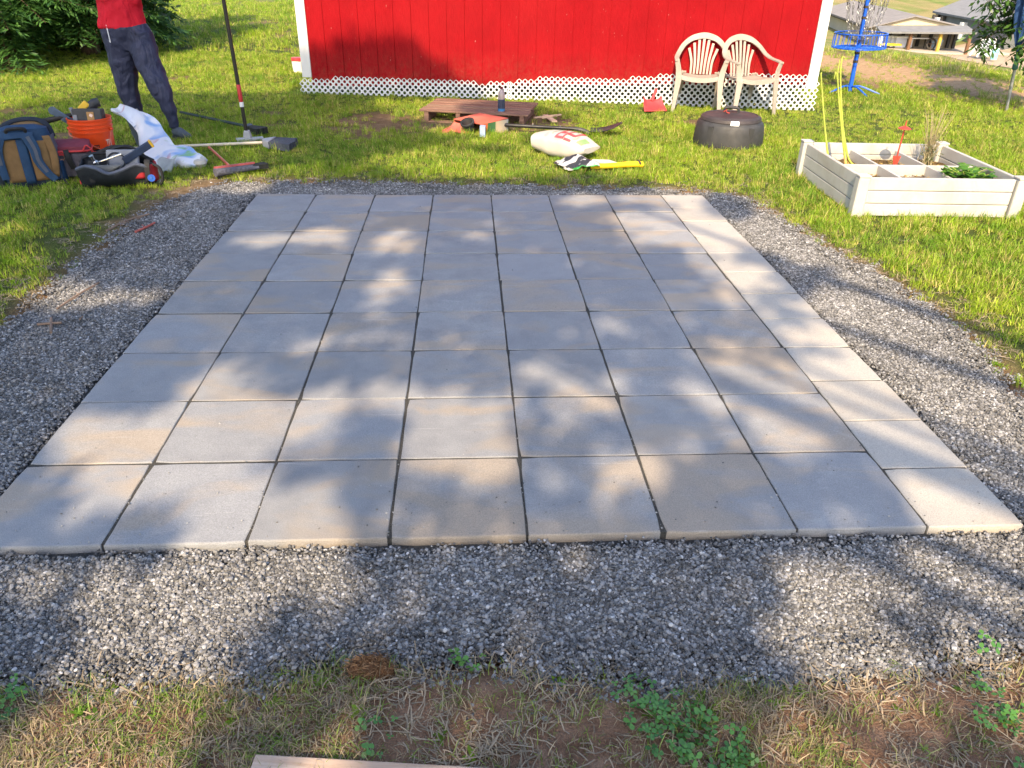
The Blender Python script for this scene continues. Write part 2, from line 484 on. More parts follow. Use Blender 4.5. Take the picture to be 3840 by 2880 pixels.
# ---- patio: every slab is its own piece
def paver_mat(name, base, tan, dark, tan_amt):
    t = NT(name); ob = t.n('ShaderNodeObjectInfo'); v = t.coord('Object')
    off = t.n('ShaderNodeVectorMath', operation='MULTIPLY_ADD')
    cb = t.n('ShaderNodeCombineXYZ')
    for i, k in enumerate((37.0, 91.0, 53.0)): t.l(t.math('MULTIPLY', ob.outputs['Random'], k), cb.inputs[i])
    ad = t.n('ShaderNodeVectorMath', operation='ADD'); t.l(v, ad.inputs[0]); t.l(cb.outputs[0], ad.inputs[1]); p = ad.outputs[0]
    st = t.mapping(p, (2.2, 4.2, 3.0))
    blot = t.noise(st, 1.0, 3, 0.5, 0.7)
    amt = t.rng(ob.outputs['Random'], 0, 1, 0.10, -0.06)
    tf = t.rng(t.math('ADD', blot, amt), 0.50, 0.66, 0, tan_amt)
    cl = t.noise(p, 7, 5, 0.65)
    c0 = t.ramp(cl, [(0.30, dark), (0.62, base)])
    hue = t.mix(t.rng(t.math('FRACT', t.math('MULTIPLY', ob.outputs['Random'], 17.3)), 0, 1, 0, 0.45), c0, tuple(b * k for b, k in zip(base, (0.86, 0.90, 0.98))))
    c1 = t.mix(tf, hue, tan)
    eff = t.rng(t.noise(p, 2.4, 6, 0.7, 1.0), 0.62, 0.80, 0, 0.35)
    c2 = t.mix(eff, c1, (0.50, 0.50, 0.50))
    tv_ = t.rng(t.math('FRACT', t.math('MULTIPLY', ob.outputs['Random'], 29.7)), 0, 1, 0.91, 1.07)
    tc2 = t.n('ShaderNodeCombineColor')
    for i in range(3): t.l(tv_, tc2.inputs[i])
    c2 = t.mix(1.0, c2, tc2.outputs[0], 'MULTIPLY')
    scf = t.rng(t.noise(t.mapping(p, (3, 40, 3), rot=(0, 0, .6)), 1.0, 4, .6, .4), .66, .74, 0, .3)
    c2 = t.mix(scf, c2, (0.50, 0.49, 0.47))
    spk = t.rng(t.noise(p, 310, 2, 0.6), 0.34, 0.66, 0.80, 1.14)
    cc = t.n('ShaderNodeCombineColor')
    for i in range(3): t.l(spk, cc.inputs[i])
    c3 = t.mix(1.0, c2, cc.outputs[0], 'MULTIPLY')
    pit = t.rng(t.noise(p, 75, 2, 0.5), 0.70, 0.78, 0, 0.45)
    c4 = t.mix(pit, c3, (0.10, 0.095, 0.09))
    t.base(c4, t.rng(cl, .2, .8, 0.68, 0.9), 0.3)
    h = t.math('ADD', t.math('MULTIPLY', t.noise(p, 28, 5, .6), 1.0), t.math('MULTIPLY', t.noise(p, 260, 3, .6), 0.5))
    t.bump(h, 0.35, 0.004)
    return t.m
M_PAVER = paver_mat('concrete_paver', (0.295, 0.295, 0.298), (0.37, 0.295, 0.215), (0.225, 0.225, 0.232), 0.62)
M_PAVER2 = paver_mat('pale_concrete_paver', (0.45, 0.415, 0.365), (0.42, 0.34, 0.26), (0.37, 0.345, 0.31), 0.3)
U = 0.4064


def paver_mesh(w, d, h, mat, seed):
    rr = random.Random(seed); n = 6
    per = []
    for (ax, ay), (bx, by) in (((-1, -1), (1, -1)), ((1, -1), (1, 1)), ((1, 1), (-1, 1)), ((-1, 1), (-1, -1))):
        for i in range(n):
            f = i / n; per.append((lerp(ax, bx, f) * w / 2 + rr.uniform(-1, 1) * .0010, lerp(ay, by, f) * d / 2 + rr.uniform(-1, 1) * .0010))
    for ci in range(4):
        x_, y_ = per[ci * n]; cc_ = rr.choice((.0005, .001, .002, .005)); per[ci * n] = (x_ - math.copysign(cc_, x_), y_ - math.copysign(cc_, y_))
    k = len(per); V = []
    for s, z in ((1, -h), (1, -0.006), (0.992, -0.0015), (0.975, 0.0)):
        V += [(x * s if s == 1 else x - math.copysign((1 - s) * .5 * min(1, abs(x) / (w / 2 - .004)) ** 8, x) * w * .9,
               y * s if s == 1 else y - math.copysign((1 - s) * .5 * min(1, abs(y) / (d / 2 - .004)) ** 8, y) * d * .9, z) for x, y in per]
    Fc = []
    for r_ in range(3):
        for i in range(k):
            j = (i + 1) % k; Fc.append((r_ * k + i, r_ * k + j, (r_ + 1) * k + j, (r_ + 1) * k + i))
    Fc.append(tuple(3 * k + i for i in range(k)))
    me = bpy.data.meshes.new('paver'); me.from_pydata(V, [], Fc); me.materials.append(mat); me.update(); return me


patio = bpy.data.objects.new('patio', None); COL.objects.link(patio); tag(patio, kind='structure')
gap = 0.0056
big = [paver_mesh(U - gap, U - gap, .046, M_PAVER, s) for s in range(5)]
u2 = U * .75
small = [paver_mesh(u2 - gap * .8, u2 - gap * .8, .046, M_PAVER2, 50 + s) for s in range(4)]
for r_ in range(9):
    for c_ in range(7):
        o = bpy.data.objects.new('paver', random.choice(big)); COL.objects.link(o); o.parent = patio
        o.location = ((c_ - 3) * U + random.gauss(0, .0012), (8.5 - r_) * U + random.gauss(0, .0012), random.gauss(0, .0012))
        o.rotation_euler = (random.gauss(0, .0022), random.gauss(0, .0022), random.gauss(0, .0018))
for r_ in range(12):
    o = bpy.data.objects.new('border_paver', random.choice(small)); COL.objects.link(o); o.parent = patio
    o.location = (3.5 * U + u2 / 2 + random.gauss(0, .001), (11.5 - r_) * u2 + random.gauss(0, .001), random.gauss(0, .0012))
    o.rotation_euler = (random.gauss(0, .002), random.gauss(0, .002), random.gauss(0, .002))
# fine grit swept into the joints
t = NT('joint_grit'); v = t.coord('Object')
t.base(t.ramp(t.noise(v, 240, 3, 0.7), [(0.3, (0.035, 0.034, 0.032)), (0.6, (0.10, 0.095, 0.085)), (0.8, (0.24, 0.215, 0.18))]), 0.95, 0.15)
t.bump(t.noise(v, 260, 3), 1.0, 0.008)
mb = MB(); mb.box((0.152, 1.829, -.0185), (3.13, 3.64, .028))
mb.build('joint_bedding', t.m, patio)

# ---- grass: blade tufts
def grass_mat(name, green, lime, straw, straw_bias):
    t = NT(name); gp = t.n('ShaderNodeNewGeometry').outputs['Position']
    tn = t.n('ShaderNodeAttribute', attribute_name='tint').outputs['Color']
    sp = t.n('ShaderNodeSeparateColor'); t.l(tn, sp.inputs[0])     # R: blade random, G: along the blade
    big_ = t.noise(gp, 0.9, 4, 0.6); mid = t.noise(gp, 5.5, 3, 0.6)
    f = t.math('ADD', t.math('MULTIPLY', big_, 0.7), t.math('MULTIPLY', mid, 0.5))
    g = t.mix(t.rng(f, 0.45, 0.76), green, lime)
    g = t.mix(t.rng(sp.outputs[1], 0, 1, .3, 0), g, straw)
    dry = t.math('ADD', t.math('MULTIPLY', sp.outputs[0], 0.62), t.math('MULTIPLY', mid, 0.75))
    df = t.rng(dry, straw_bias, straw_bias + .14)
    c = t.mix(df, g, straw)
    vr = t.rng(t.math('FRACT', t.math('MULTIPLY', sp.outputs[0], 7.31)), 0, 1, .6, 1.45)
    vc = t.n('ShaderNodeCombineColor')
    for i in range(3): t.l(vr, vc.inputs[i])
    c = t.mix(1.0, c, vc.outputs[0], 'MULTIPLY')
    nd = t.t.nodes; nd.remove(t.b)
    di = t.n('ShaderNodeBsdfDiffuse'); tr = t.n('ShaderNodeBsdfTranslucent'); gl = t.n('ShaderNodeBsdfGlossy')
    gl.inputs['Roughness'].default_value = 0.45; gl.inputs['Color'].default_value = (.9, .95, .8, 1)
    t.l(c, di.inputs[0]); t.l(c, tr.inputs[0])
    m1 = t.n('ShaderNodeMixShader'); m1.inputs[0].default_value = 0.38; t.l(di.outputs[0], m1.inputs[1]); t.l(tr.outputs[0], m1.inputs[2])
    m2 = t.n('ShaderNodeMixShader'); m2.inputs[0].default_value = 0.015; t.l(m1.outputs[0], m2.inputs[1]); t.l(gl.outputs[0], m2.inputs[2])
    t.l(m2.outputs[0], t.out.inputs['Surface'])
    return t.m
M_GRASS = grass_mat('lawn_blade', (0.078, 0.235, 0.006), (0.30, 0.455, 0.006), (0.50, 0.42, 0.15), 0.775)
M_GRASSF = grass_mat('worn_lawn_blade', (0.075, 0.19, 0.014), (0.18, 0.28, 0.02), (0.40, 0.315, 0.205), 0.60)


def tuft(seed, nb, rad, hmin, hmax, wid, lean, mat, flat=0.0):
    rr = np.random.default_rng(seed); V, Fc, Cc = [], [], []
    for b in range(nb):
        a = rr.uniform(0, 6.28); d = rad * math.sqrt(rr.random()); bx, by = d * math.cos(a), d * math.sin(a)
        h = rr.uniform(hmin, hmax); ang = rr.uniform(0, 6.28); ln = lean * (0.3 + rr.random() * 1.2) + (1.1 if rr.random() < flat else 0)
        dx, dy = math.cos(ang), math.sin(ang); tw = ang + PI / 2 + rr.normal(0, .5); wx, wy = math.cos(tw), math.sin(tw)
        o0 = len(V); rv = rr.random(); seg = 3
        px0, pz, th = 0.0, -0.005, 0.15 * ln
        for k in range(seg + 1):
            w = wid * (1 - k / seg) ** 0.7 * (0.8 + .4 * rr.random()) / 2 if k < seg else 0
            c = (bx + dx * px0, by + dy * px0, max(pz, 0.002 * k))
            if k < seg:
                V += [(c[0] - wx * w, c[1] - wy * w, c[2]), (c[0] + wx * w, c[1] + wy * w, c[2])]
                Cc += [(rv, k / seg, 0, 1)] * 2
            else:
                V.append(c); Cc.append((rv, 1, 0, 1))
            st = h / seg; px0 += math.sin(th) * st; pz += math.cos(th) * st; th = min(th + 0.55 * ln + .05, 2.0)
        for k in range(seg - 1): Fc.append((o0 + 2 * k, o0 + 2 * k + 1, o0 + 2 * k + 3, o0 + 2 * k + 2))
        Fc.append((o0 + 2 * seg - 2, o0 + 2 * seg - 1, o0 + 2 * seg))
    return attr_mesh('grass_tuft', V, Fc, Cc, mat)


def rosette(seed, mat, nl=9, L=.05, W=.016):
    rr = np.random.default_rng(seed); V, Fc, Cc = [], [], []
    for b in range(nl):
        a = b * 2.4 + rr.normal(0, .2); l = L * rr.uniform(.6, 1.2); o0 = len(V); rv = rr.random() * .35
        el = rr.uniform(.1, .6)
        for k, (s, w) in enumerate(((0, .15), (.35, .8), (.7, 1.0), (1, .1))):
            x = s * l * math.cos(el); z = .004 + s * l * math.sin(el) - .3 * s * s * l
            for sg in (-1, 1):
                V.append((math.cos(a) * x - math.sin(a) * sg * W / 2 * w, math.sin(a) * x + math.cos(a) * sg * W / 2 * w, z)); Cc.append((rv, .9, 0, 1))
        for k in range(3): Fc.append((o0 + 2 * k, o0 + 2 * k + 1, o0 + 2 * k + 3, o0 + 2 * k + 2))
    return attr_mesh('leaf_rosette', V, Fc, Cc, mat)


lawn_p = [tuft(100 + k, 26, .055, .030, .090, .0058, .95, M_GRASS, .14) for k in range(7)] + [rosette(130 + k, M_GRASS) for k in range(2)] \
       + [tuft(140 + k, 34, .05, .06, .14, .0062, .6, M_GRASS) for k in range(3)]
# shed footprint and furniture keep-outs
SHED_A = Vector((-1.869, 8.074, 0)); SHED_B = Vector((3.945, 7.224, 0)); SHED_ANG = math.atan2(SHED_B.y - SHED_A.y, SHED_B.x - SHED_A.x)
BED_O = Vector((2.62, 3.16, 0)); BED_ANG = R(-2.5)
def keepout(x, y):
    dx, dy = x - SHED_A.x, y - SHED_A.y
    u = dx * math.cos(SHED_ANG) + dy * math.sin(SHED_ANG); w = -dx * math.sin(SHED_ANG) + dy * math.cos(SHED_ANG)
    k = (u > -.02) & (u < 5.9) & ((w > .25) | (w > -.10) & (w < .0)) & (w < 3.2)
    dx, dy = x - BED_O.x, y - BED_O.y
    u = dx * math.cos(BED_ANG) + dy * math.sin(BED_ANG); w = -dx * math.sin(BED_ANG) + dy * math.cos(BED_ANG)
    return k | ((u > 0.01) & (u < 1.04) & (w > .01) & (w < 1.05))


def lawn_points(n, x0, x1, y0, y1, dens_fn):
    x = RNG.uniform(x0, x1, n); y = RNG.uniform(y0, y1, n)
    s = polydist(x, y, GRAVEL) + (fbm(x * 6, y * 6, 14) - .5) * 0.16
    k = (s > 0.015) & ~keepout(x, y) & (RNG.random(n) < dens_fn(x, y, s))
    return x[k], y[k], s[k]


def cone(x, y, mrg=0.6):
    """inside the photograph's field of view, with a step of margin"""
    dx, dy = x - CAM_C.x, y - CAM_C.y
    u = dx * _R.x + dy * _R.y; w = dx * math.sin(CAM_YAW) + dy * math.cos(CAM_YAW)
    return np.abs(u) < 0.80 * w + mrg
XX, YY, TT, SS = [], [], [], []
for (n, x0, x1, y0, y1, near) in ((46000, -6.5, 7.5, -.4, 6.0, 1), (34000, -8.5, 9.0, 6.0, 12.0, 1), (26000, -22, 16, 12.0, 30.0, 0)):
    def dens(x, y, s):
        d = np.clip(s / 0.22, 0.30, 1) * np.clip(1.25 - np.clip((fbm(x * 1.1, y * 1.1, 40) - 0.60) * 7, 0, 1.1), .15, 1)
        return d * np.clip(1 - 0.93 * dirt_f(x, y), 0, 1) * cone(x, y) * (y > -.35)
    x, y, s = lawn_points(n, x0, x1, y0, y1, dens)
    lush = fbm(x * .5, y * .5, 77)
    tall = np.exp(-((y - (8.0 - .146 * (x + 1.87))) / 0.35) ** 2) * (x > -2.3) * (x < 4.2)
    clump = fbm(x * 3.3, y * 3.3, 78)
    sc = np.clip(0.26 + .38 * lush + .62 * clump ** 1.5, .38, 1.1) * np.clip(.55 + s / .5, .55, 1.0) * (1 - .15 * tall) * RNG.uniform(.7, 1.25, len(x))
    if not near: sc = sc * 2.1
    ty = RNG.integers(0, 7, len(x)); rs = RNG.random(len(x))
    ty = np.where(rs < .03, 7 + RNG.integers(0, 2, len(x)), ty)
    ty = np.where((rs > .90) & (lush > .42) | (RNG.random(len(x)) < tall * .1) , 9 + RNG.integers(0, 3, len(x)), ty)
    XX.append(x); YY.append(y); TT.append(ty); SS.append(sc)
XX, YY, TT, SS = map(np.concatenate, (XX, YY, TT, SS)); n = len(XX)
scatter('grass', np.stack([XX, YY, ground_z(XX, YY)], -1), np.stack([RNG.normal(0, .12, n), RNG.normal(0, .12, n), RNG.uniform(0, 6.28, n)], -1),
        SS[:, None] * np.stack([np.ones(n), np.ones(n), RNG.uniform(.75, 1.1, n)], -1), TT, lawn_p, 'bright green mown lawn around the gravel', 'grass')
# the bank falling away to the right: taller, drier tufts
M_GRASSB = grass_mat('bank_blade', (0.10, 0.20, 0.02), (0.26, 0.34, 0.03), (0.50, 0.41, 0.21), 0.66)
bank_p = [tuft(160 + k, 26, .10, .06, .17, .009, .8, M_GRASSB, .1) for k in range(4)]
x = RNG.uniform(4.5, 34, 26000); y = RNG.uniform(6.0, 50, 26000)
dd = edge_d(x, y); keepb = (dd > 0.2) & cone(x, y, .2) & (RNG.random(len(x)) > dirt_f(x, y) * 1.05) & (RNG.random(len(x)) < np.clip(1.6 * fbm(x * .35, y * .35, 61) - .15, 0, .8)) & ~keepout(x, y)
x, y = x[keepb], y[keepb]; n = len(x); dist = np.hypot(x, y)
scatter('bank_grass', np.stack([x, y, ground_z(x, y)], -1), np.stack([RNG.normal(0, .1, n), RNG.normal(0, .1, n), RNG.uniform(0, 6.28, n)], -1),
        (np.clip(dist / 14, .7, 1.3) * RNG.uniform(.6, 1.3, n))[:, None] * np.ones(3), RNG.integers(0, 4, n), bank_p,
        'rough mixed grass on the bank below the lawn', 'grass')
# worn strip in front of the camera: straw, thin tufts, bare earth
worn_p = [tuft(180 + k, 15, .045, .02, .075, .0034, 1.1, M_GRASSF, .35) for k in range(8)] + [rosette(195 + k, M_GRASSF, 8, .034, .011) for k in range(2)]
x = RNG.uniform(-1.6, 2.0, 9000); y = RNG.uniform(-1.25, -.30, 9000)
s = polydist(x, y, GRAVEL) + (fbm(x * 6, y * 6, 14) - .5) * 0.16
dn = np.clip((fbm(x * 3.2, y * 3.2, 33) - .34) * 3.0, .22, 1) * np.where(s > 0, 1, .0)
k = RNG.random(len(x)) < dn * np.clip(.35 + s / .1, 0, 1); x, y = x[k], y[k]; n = len(x)
rs = RNG.random(n)
scatter('worn_grass', np.stack([x, y, ground_z(x, y)], -1), np.stack([RNG.normal(0, .15, n), RNG.normal(0, .15, n), RNG.uniform(0, 6.28, n)], -1),
        (RNG.uniform(.42, .9, n))[:, None] * np.ones(3), np.where(rs < .05, 8 + RNG.integers(0, 2, n), RNG.integers(0, 8, n)), worn_p,
        'thin straw and grass on bare earth in front', 'grass')
# straw lying flat
t = NT('straw'); tn = t.n('ShaderNodeAttribute', attribute_name='tint').outputs['Color']; t.base(tn, .85, .2); M_STRAW = t.m
def straw_bits(seed):
    rr = np.random.default_rng(seed); V, Fc, Cc = [], [], []
    for b in range(16):
        x0, y0 = rr.uniform(-.05, .05, 2); a = rr.uniform(0, 6.28); l = rr.uniform(.02, .07); w = rr.uniform(.0008, .0016); o0 = len(V)
        cv = rr.normal(0, .35); g = rr.uniform(.5, 1.1); cc = (0.36 * g, 0.285 * g, 0.20 * g, 1)
        for k in range(4):
            s_ = k / 3; aa = a + cv * s_; x1 = x0 + math.cos(aa) * l * s_; y1 = y0 + math.sin(aa) * l * s_; z = .003 + rr.random() * .010
            V += [(x1 - math.sin(aa) * w, y1 + math.cos(aa) * w, z), (x1 + math.sin(aa) * w, y1 - math.cos(aa) * w, z + .0006)]; Cc += [cc] * 2
        for k in range(3): Fc.append((o0 + 2 * k, o0 + 2 * k + 1, o0 + 2 * k + 3, o0 + 2 * k + 2))
    return attr_mesh('straw_bits', V, Fc, Cc, M_STRAW)
x = RNG.uniform(-3.2, 3.2, 9000); y = RNG.uniform(-1.2, 4.6, 9000)
s = polydist(x, y, GRAVEL) + (fbm(x * 6, y * 6, 14) - .5) * 0.1
k = (s > -.03) & ((y < -.3) & (RNG.random(9000) < .75) | (s < .35) & (RNG.random(9000) < .4) | (RNG.random(9000) < .03) | (s < .02) & (x < -1.7)) & ~keepout(x, y)
x, y = x[k], y[k]; n = len(x)
scatter('straw', np.stack([x, y, np.maximum(ground_z(x, y), -.03)], -1), np.stack([0 * x, 0 * x, RNG.uniform(0, 6.28, n)], -1),
        RNG.uniform(.7, 1.2, n)[:, None] * np.ones(3), RNG.integers(0, 5, n), [straw_bits(300 + i) for i in range(5)],
        'dry straw littering the worn edges of the lawn', 'straw')

# stray chips and dust kicked onto the slabs
chip = []
for k in range(4):
    P_ = IV * np.array([1, .75, .55]) * .0045 * (1 + (RNG.random((len(IV), 1)) - .5) * .5) + np.array([0, 0, .002]); g = (.12, .2, .3, .38)[k]
    chip.append(attr_mesh('chip', P_.tolist(), IF, [(g, g * .97, g * .93, 1)] * len(IV), M_STONE))
n = 520; x = RNG.uniform(-1.42, 1.72, n); y = np.where(RNG.random(n) < .5, RNG.uniform(0, 3.65, n), np.abs(RNG.normal(0, .18, n)) + .005)
jn = RNG.random(n) < .35; x = np.where(jn, (np.round(x / U + .5) - .5) * U + RNG.normal(0, .006, n), x); x = np.clip(x, -1.42, 1.72)
scatter('stray_chips', np.stack([x, y, 0 * x + .0005], -1), np.stack([RNG.normal(0, .2, n), RNG.normal(0, .2, n), RNG.uniform(0, 6.28, n)], -1), RNG.uniform(.25, .85, n)[:, None] * np.ones(3), RNG.integers(0, 4, n), chip,
        'tiny stray stone chips lying on the paving slabs', 'gravel')

# ================================================================ THE RED SHED
SL = (SHED_B - SHED_A).length
def W(x, y):
    """photo pixel -> (along the shed front, height)"""
    n = (SHED_B - SHED_A).cross(Vector((0, 0, 1)))
    d = _F + _R2 * ((x - 1920) / CAM_F) + _D2 * ((y - 1440) / CAM_F)
    p = CAM_C + d * ((SHED_A - CAM_C).dot(n) / d.dot(n))
    q = p - SHED_A
    return math.hypot(q.x, q.y) * (1 if q.dot(SHED_B - SHED_A) > 0 else -1), p.z

t = NT('red_siding'); v = t.coord('Object'); ob = t.n('ShaderNodeObjectInfo').outputs['Random']
gv = t.mapping(v, (9, 9, 1.6)); grain = t.noise(gv, 7, 6, .65, 2.2)
c = t.ramp(t.noise(v, 3, 4), [(.3, (0.205, 0.003, 0.006)), (.7, (0.265, 0.004, 0.008))])
c = t.mix(t.rng(ob, 0, 1, 0, .14), c, (0.23, 0.004, 0.007))
fade = t.rng(t.noise(t.mapping(v, (1.2, 1.2, .5)), 1.0, 4, .6), .4, .75, 0, .35)
c = t.mix(fade, c, (0.31, 0.012, 0.014))
sz = t.n('ShaderNodeSeparateXYZ'); t.l(v, sz.inputs[0]); mud = t.math('MULTIPLY', t.rng(sz.outputs[2], .12, .55, .55, 0), t.rng(t.noise(v, 22, 5, .7), .4, .7))
c = t.mix(mud, c, (0.20, 0.055, 0.035))
spk = t.rng(t.noise(t.mapping(v, (46, 46, 20)), 1.0, 2, .5), .76, .79, 0, .5)
c = t.mix(spk, c, (0.62, 0.34, 0.30))
t.base(c, t.rng(grain, .3, .7, .55, .75), .08)
t.bump(grain, .6, .010); M_RED = t.m
M_TRIM = pm('white_trim_paint', (0.58, 0.58, 0.57), .5, .06, 5, .2, 40, dirt=(.45, .43, .38), dirt_amt=.3)
M_LATT = pm('white_lattice_plastic', (0.60, 0.61, 0.61), .45, .05, 6, .05, 60, dirt=(.5, .49, .43), dirt_amt=.3)
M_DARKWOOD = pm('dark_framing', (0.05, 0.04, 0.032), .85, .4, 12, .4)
M_ROOF = pm('shed_roof_shingle', (0.07, 0.07, 0.075), .9, .3, 20, .5)

shed = thing('shed', 'bright red wooden shed with white corner boards and lattice skirt', 'shed', SHED_A, SHED_ANG)
def sid_bot(s): return lerp(0.075, 0.27, s / SL)
WH = 2.25
s0, pw = 0.098, 0.2032
k = 0
while s0 < SL - .11:
    s1 = min(s0 + pw, SL - .098)
    mb = MB()
    for sx0, sx1, yf in ((s0, s1 - .009, -.012), (s1 - .009, s1, -.004)):
        b0, b1 = sid_bot(sx0), sid_bot(sx1)
        vs = [(sx0, yf, b0), (sx1, yf, b1), (sx1, .012, b1), (sx0, .012, b0), (sx0, yf, WH), (sx1, yf, WH), (sx1, .012, WH), (sx0, .012, WH)]
        mb.add(vs, [(3, 2, 1, 0), (4, 5, 6, 7), (0, 1, 5, 4), (1, 2, 6, 5), (2, 3, 7, 6), (3, 0, 4, 7)])
    ob_ = mb.build('siding_board', M_RED, shed)
    s0 = s1; k += 1
for a, b in ((-.012, .098), (SL - .098, SL + .012)):
    zb = .175 if a < 1 else .22
    mb = MB().box(((a + b) / 2, -.012, (zb + WH) / 2), (b - a, .034, WH - zb))
    mb.build('corner_trim', M_TRIM, shed, bevel=.003)
# lattice skirt: a moulded sheet with a hole in every diamond
prof = [W(*p) for p in ((1143, 289), (1400, 279), (1624, 286), (1813, 304), (1922, 299), (2022, 285), (2096, 281), (2295, 291), (2500, 274), (2877, 265), (3020, 271), (3051, 300))]
ps = [p[0] for p in prof]; pz = [p[1] for p in prof]
dh = 0.034
for (la, lb) in ((-.02, 2.45), (2.45, SL + .02)):
    mb = MB(); thick = .007; yb = -.036 if la < 0 else -.0365
    ni = int((lb - la) / dh) + 2
    for i in range(-1, ni):
        for j in range(-1, 14):
            if (i + j) % 2: continue
            cx, cz = la + i * dh, -0.03 + j * dh
            top = np.interp(cx, ps, pz)
            if cx < la - .001 or cx > lb + .001 or cz > top - dh * .6 or cz < -.05: continue
            yy = yb + .006 * math.sin(cx * 2.1) - .004 * math.sin(cx * 5 + 1)
            hr = .0175
            tc_ = dh if cz + dh < np.interp(cx, ps, pz) - dh * .6 else dh * .80
            out = [(dh, 0), (dh / 2, dh / 2), (0, tc_), (-dh / 2, dh / 2), (-dh, 0), (-dh / 2, -dh / 2), (0, -dh), (dh / 2, -dh / 2)]
            hol = [(hr * math.cos(a) * 1.05, hr * math.sin(a) * 1.05) for a in [q * PI / 4 for q in range(8)]]
            vs = []
            for y_ in (yy, yy + thick):
                vs += [(cx + x, y_, cz + z) for x, z in out] + [(cx + x, y_, cz + z) for x, z in hol]
            fs = []
            for q in range(8):
                w = (q + 1) % 8
                fs += [(q, w, 8 + w, 8 + q), (8 + q, 8 + w, 24 + w, 24 + q), (16 + w, 16 + q, 24 + q, 24 + w)]
                fs += [(w, q, 16 + q, 16 + w)] if (cz + dh > top - dh * .6 or i <= 0 or i >= ni - 2) else []
            mb.add(vs, fs)
    mb.build('lattice_skirt', M_LATT, shed, recalc=False)
# floor frame, other walls, roof
D_ = 2.9
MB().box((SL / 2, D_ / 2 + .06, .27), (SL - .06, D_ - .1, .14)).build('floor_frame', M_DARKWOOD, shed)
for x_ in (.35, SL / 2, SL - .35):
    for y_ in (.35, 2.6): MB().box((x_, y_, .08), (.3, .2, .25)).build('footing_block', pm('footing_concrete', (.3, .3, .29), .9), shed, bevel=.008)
mb = MB()
for x_ in (-.004, SL + .004): mb.box((x_, D_ / 2 + .03, (WH + .33) / 2), (.02, D_ - .03, WH - .33))
mb.box((SL / 2, D_ + .03, (WH + .33) / 2), (SL, .02, WH - .33))
mb.build('rear_wall', M_RED, shed)
mb = MB(); e = .18
rp = [(-e, WH - .05), (.55, WH + .75), (D_ / 2, WH + 1.15), (D_ - .55, WH + .75), (D_ + e, WH - .05)]
for (ya, za), (yb, zb) in zip(rp[:-1], rp[1:]):
    mb.bar((SL / 2, ya, za), (SL / 2, yb, zb), SL + .3, .05)
mb.build('roof', M_ROOF, shed)
for x_ in (.005, SL - .005):
    MB().prism([(0, WH), (D_, WH), (D_ - .55, WH + .72), (D_ / 2, WH + 1.1), (.55, WH + .72)], .02,
               Matrix(((0, 0, 1, x_ - .01), (1, 0, 0, 0), (0, 1, 0, 0), (0, 0, 0, 1)))).build('gable_end', M_RED, shed)

# ================================================================ TREES
def leaf_mat(name, col, col2, trans=.35, spec=.06):
    t = NT(name); tn = t.n('ShaderNodeAttribute', attribute_name='tint').outputs['Fac']
    gp = t.n('ShaderNodeNewGeometry').outputs['Position']
    f = t.math('ADD', t.math('MULTIPLY', tn, .6), t.math('MULTIPLY', t.noise(gp, 3, 3), .5))
    c = t.ramp(f, [(.25, col), (.8, col2)])
    t.t.nodes.remove(t.b)
    di = t.n('ShaderNodeBsdfDiffuse'); tr = t.n('ShaderNodeBsdfTranslucent'); gl = t.n('ShaderNodeBsdfGlossy'); gl.inputs['Roughness'].default_value = .4
    t.l(c, di.inputs[0]); t.l(c, tr.inputs[0])
    m1 = t.n('ShaderNodeMixShader'); m1.inputs[0].default_value = trans; t.l(di.outputs[0], m1.inputs[1]); t.l(tr.outputs[0], m1.inputs[2])
    m2 = t.n('ShaderNodeMixShader'); m2.inputs[0].default_value = spec; t.l(m1.outputs[0], m2.inputs[1]); t.l(gl.outputs[0], m2.inputs[2])
    t.l(m2.outputs[0], t.out.inputs['Surface']); return t.m
t = NT('bark'); v = t.coord('Object'); b_ = t.noise(t.mapping(v, (14, 14, 3)), 1.5, 6, .7, .8)
t.base(t.ramp(b_, [(.3, (.035, .024, .017)), (.7, (.16, .11, .075))]), .95, .1); t.bump(b_, 1, .03); M_BARK = t.m
M_LEAF = leaf_mat('broad_leaf', (0.035, 0.075, 0.014), (0.09, 0.15, 0.025))
M_FIR = leaf_mat('fir_needles', (0.026, 0.085, 0.022), (0.085, 0.20, 0.036), .25)
M_BUSH = leaf_mat('bush_leaf', (0.025, 0.07, 0.014), (0.075, 0.16, 0.025), .3)


def quads_obj(name, V, Cc, mat, parent, nper=4):
    V = np.asarray(V, float).reshape(-1, 3); nq = len(V) // nper
    me = bpy.data.meshes.new(name); me.from_pydata(V.tolist(), [], np.arange(nq * nper).reshape(nq, nper).tolist())
    a = me.color_attributes.new('tint', 'FLOAT_COLOR', 'POINT')
    c = np.repeat(np.asarray(Cc, float), nper); a.data.foreach_set('color', np.stack([c, c, c, 1 + 0 * c], -1).astype(np.float32).reshape(-1))
    me.materials.append(mat); me.update()
    o = bpy.data.objects.new(name, me); COL.objects.link(o)
    if parent is not None: o.parent = parent
    return o


def leaf_quads(P, L, Wd, rng, droop=0.0):
    """pointed leaves as kite quads at points P with random orientation"""
    n = len(P); a = rng.uniform(0, 6.28, n); el = rng.uniform(-1.2, 1.2, n) - droop
    d = np.stack([np.cos(a) * np.cos(el), np.sin(a) * np.cos(el), np.sin(el)], -1)
    r = rng.normal(0, 1, (n, 3)); s = np.cross(d, r); s /= np.linalg.norm(s, axis=1)[:, None] + 1e-9
    l = (L * rng.uniform(.6, 1.3, n))[:, None]; w = (Wd * rng.uniform(.6, 1.3, n))[:, None]
    return np.stack([P, P + d * l * .45 + s * w * .5, P + d * l, P + d * l * .45 - s * w * .5], 1)


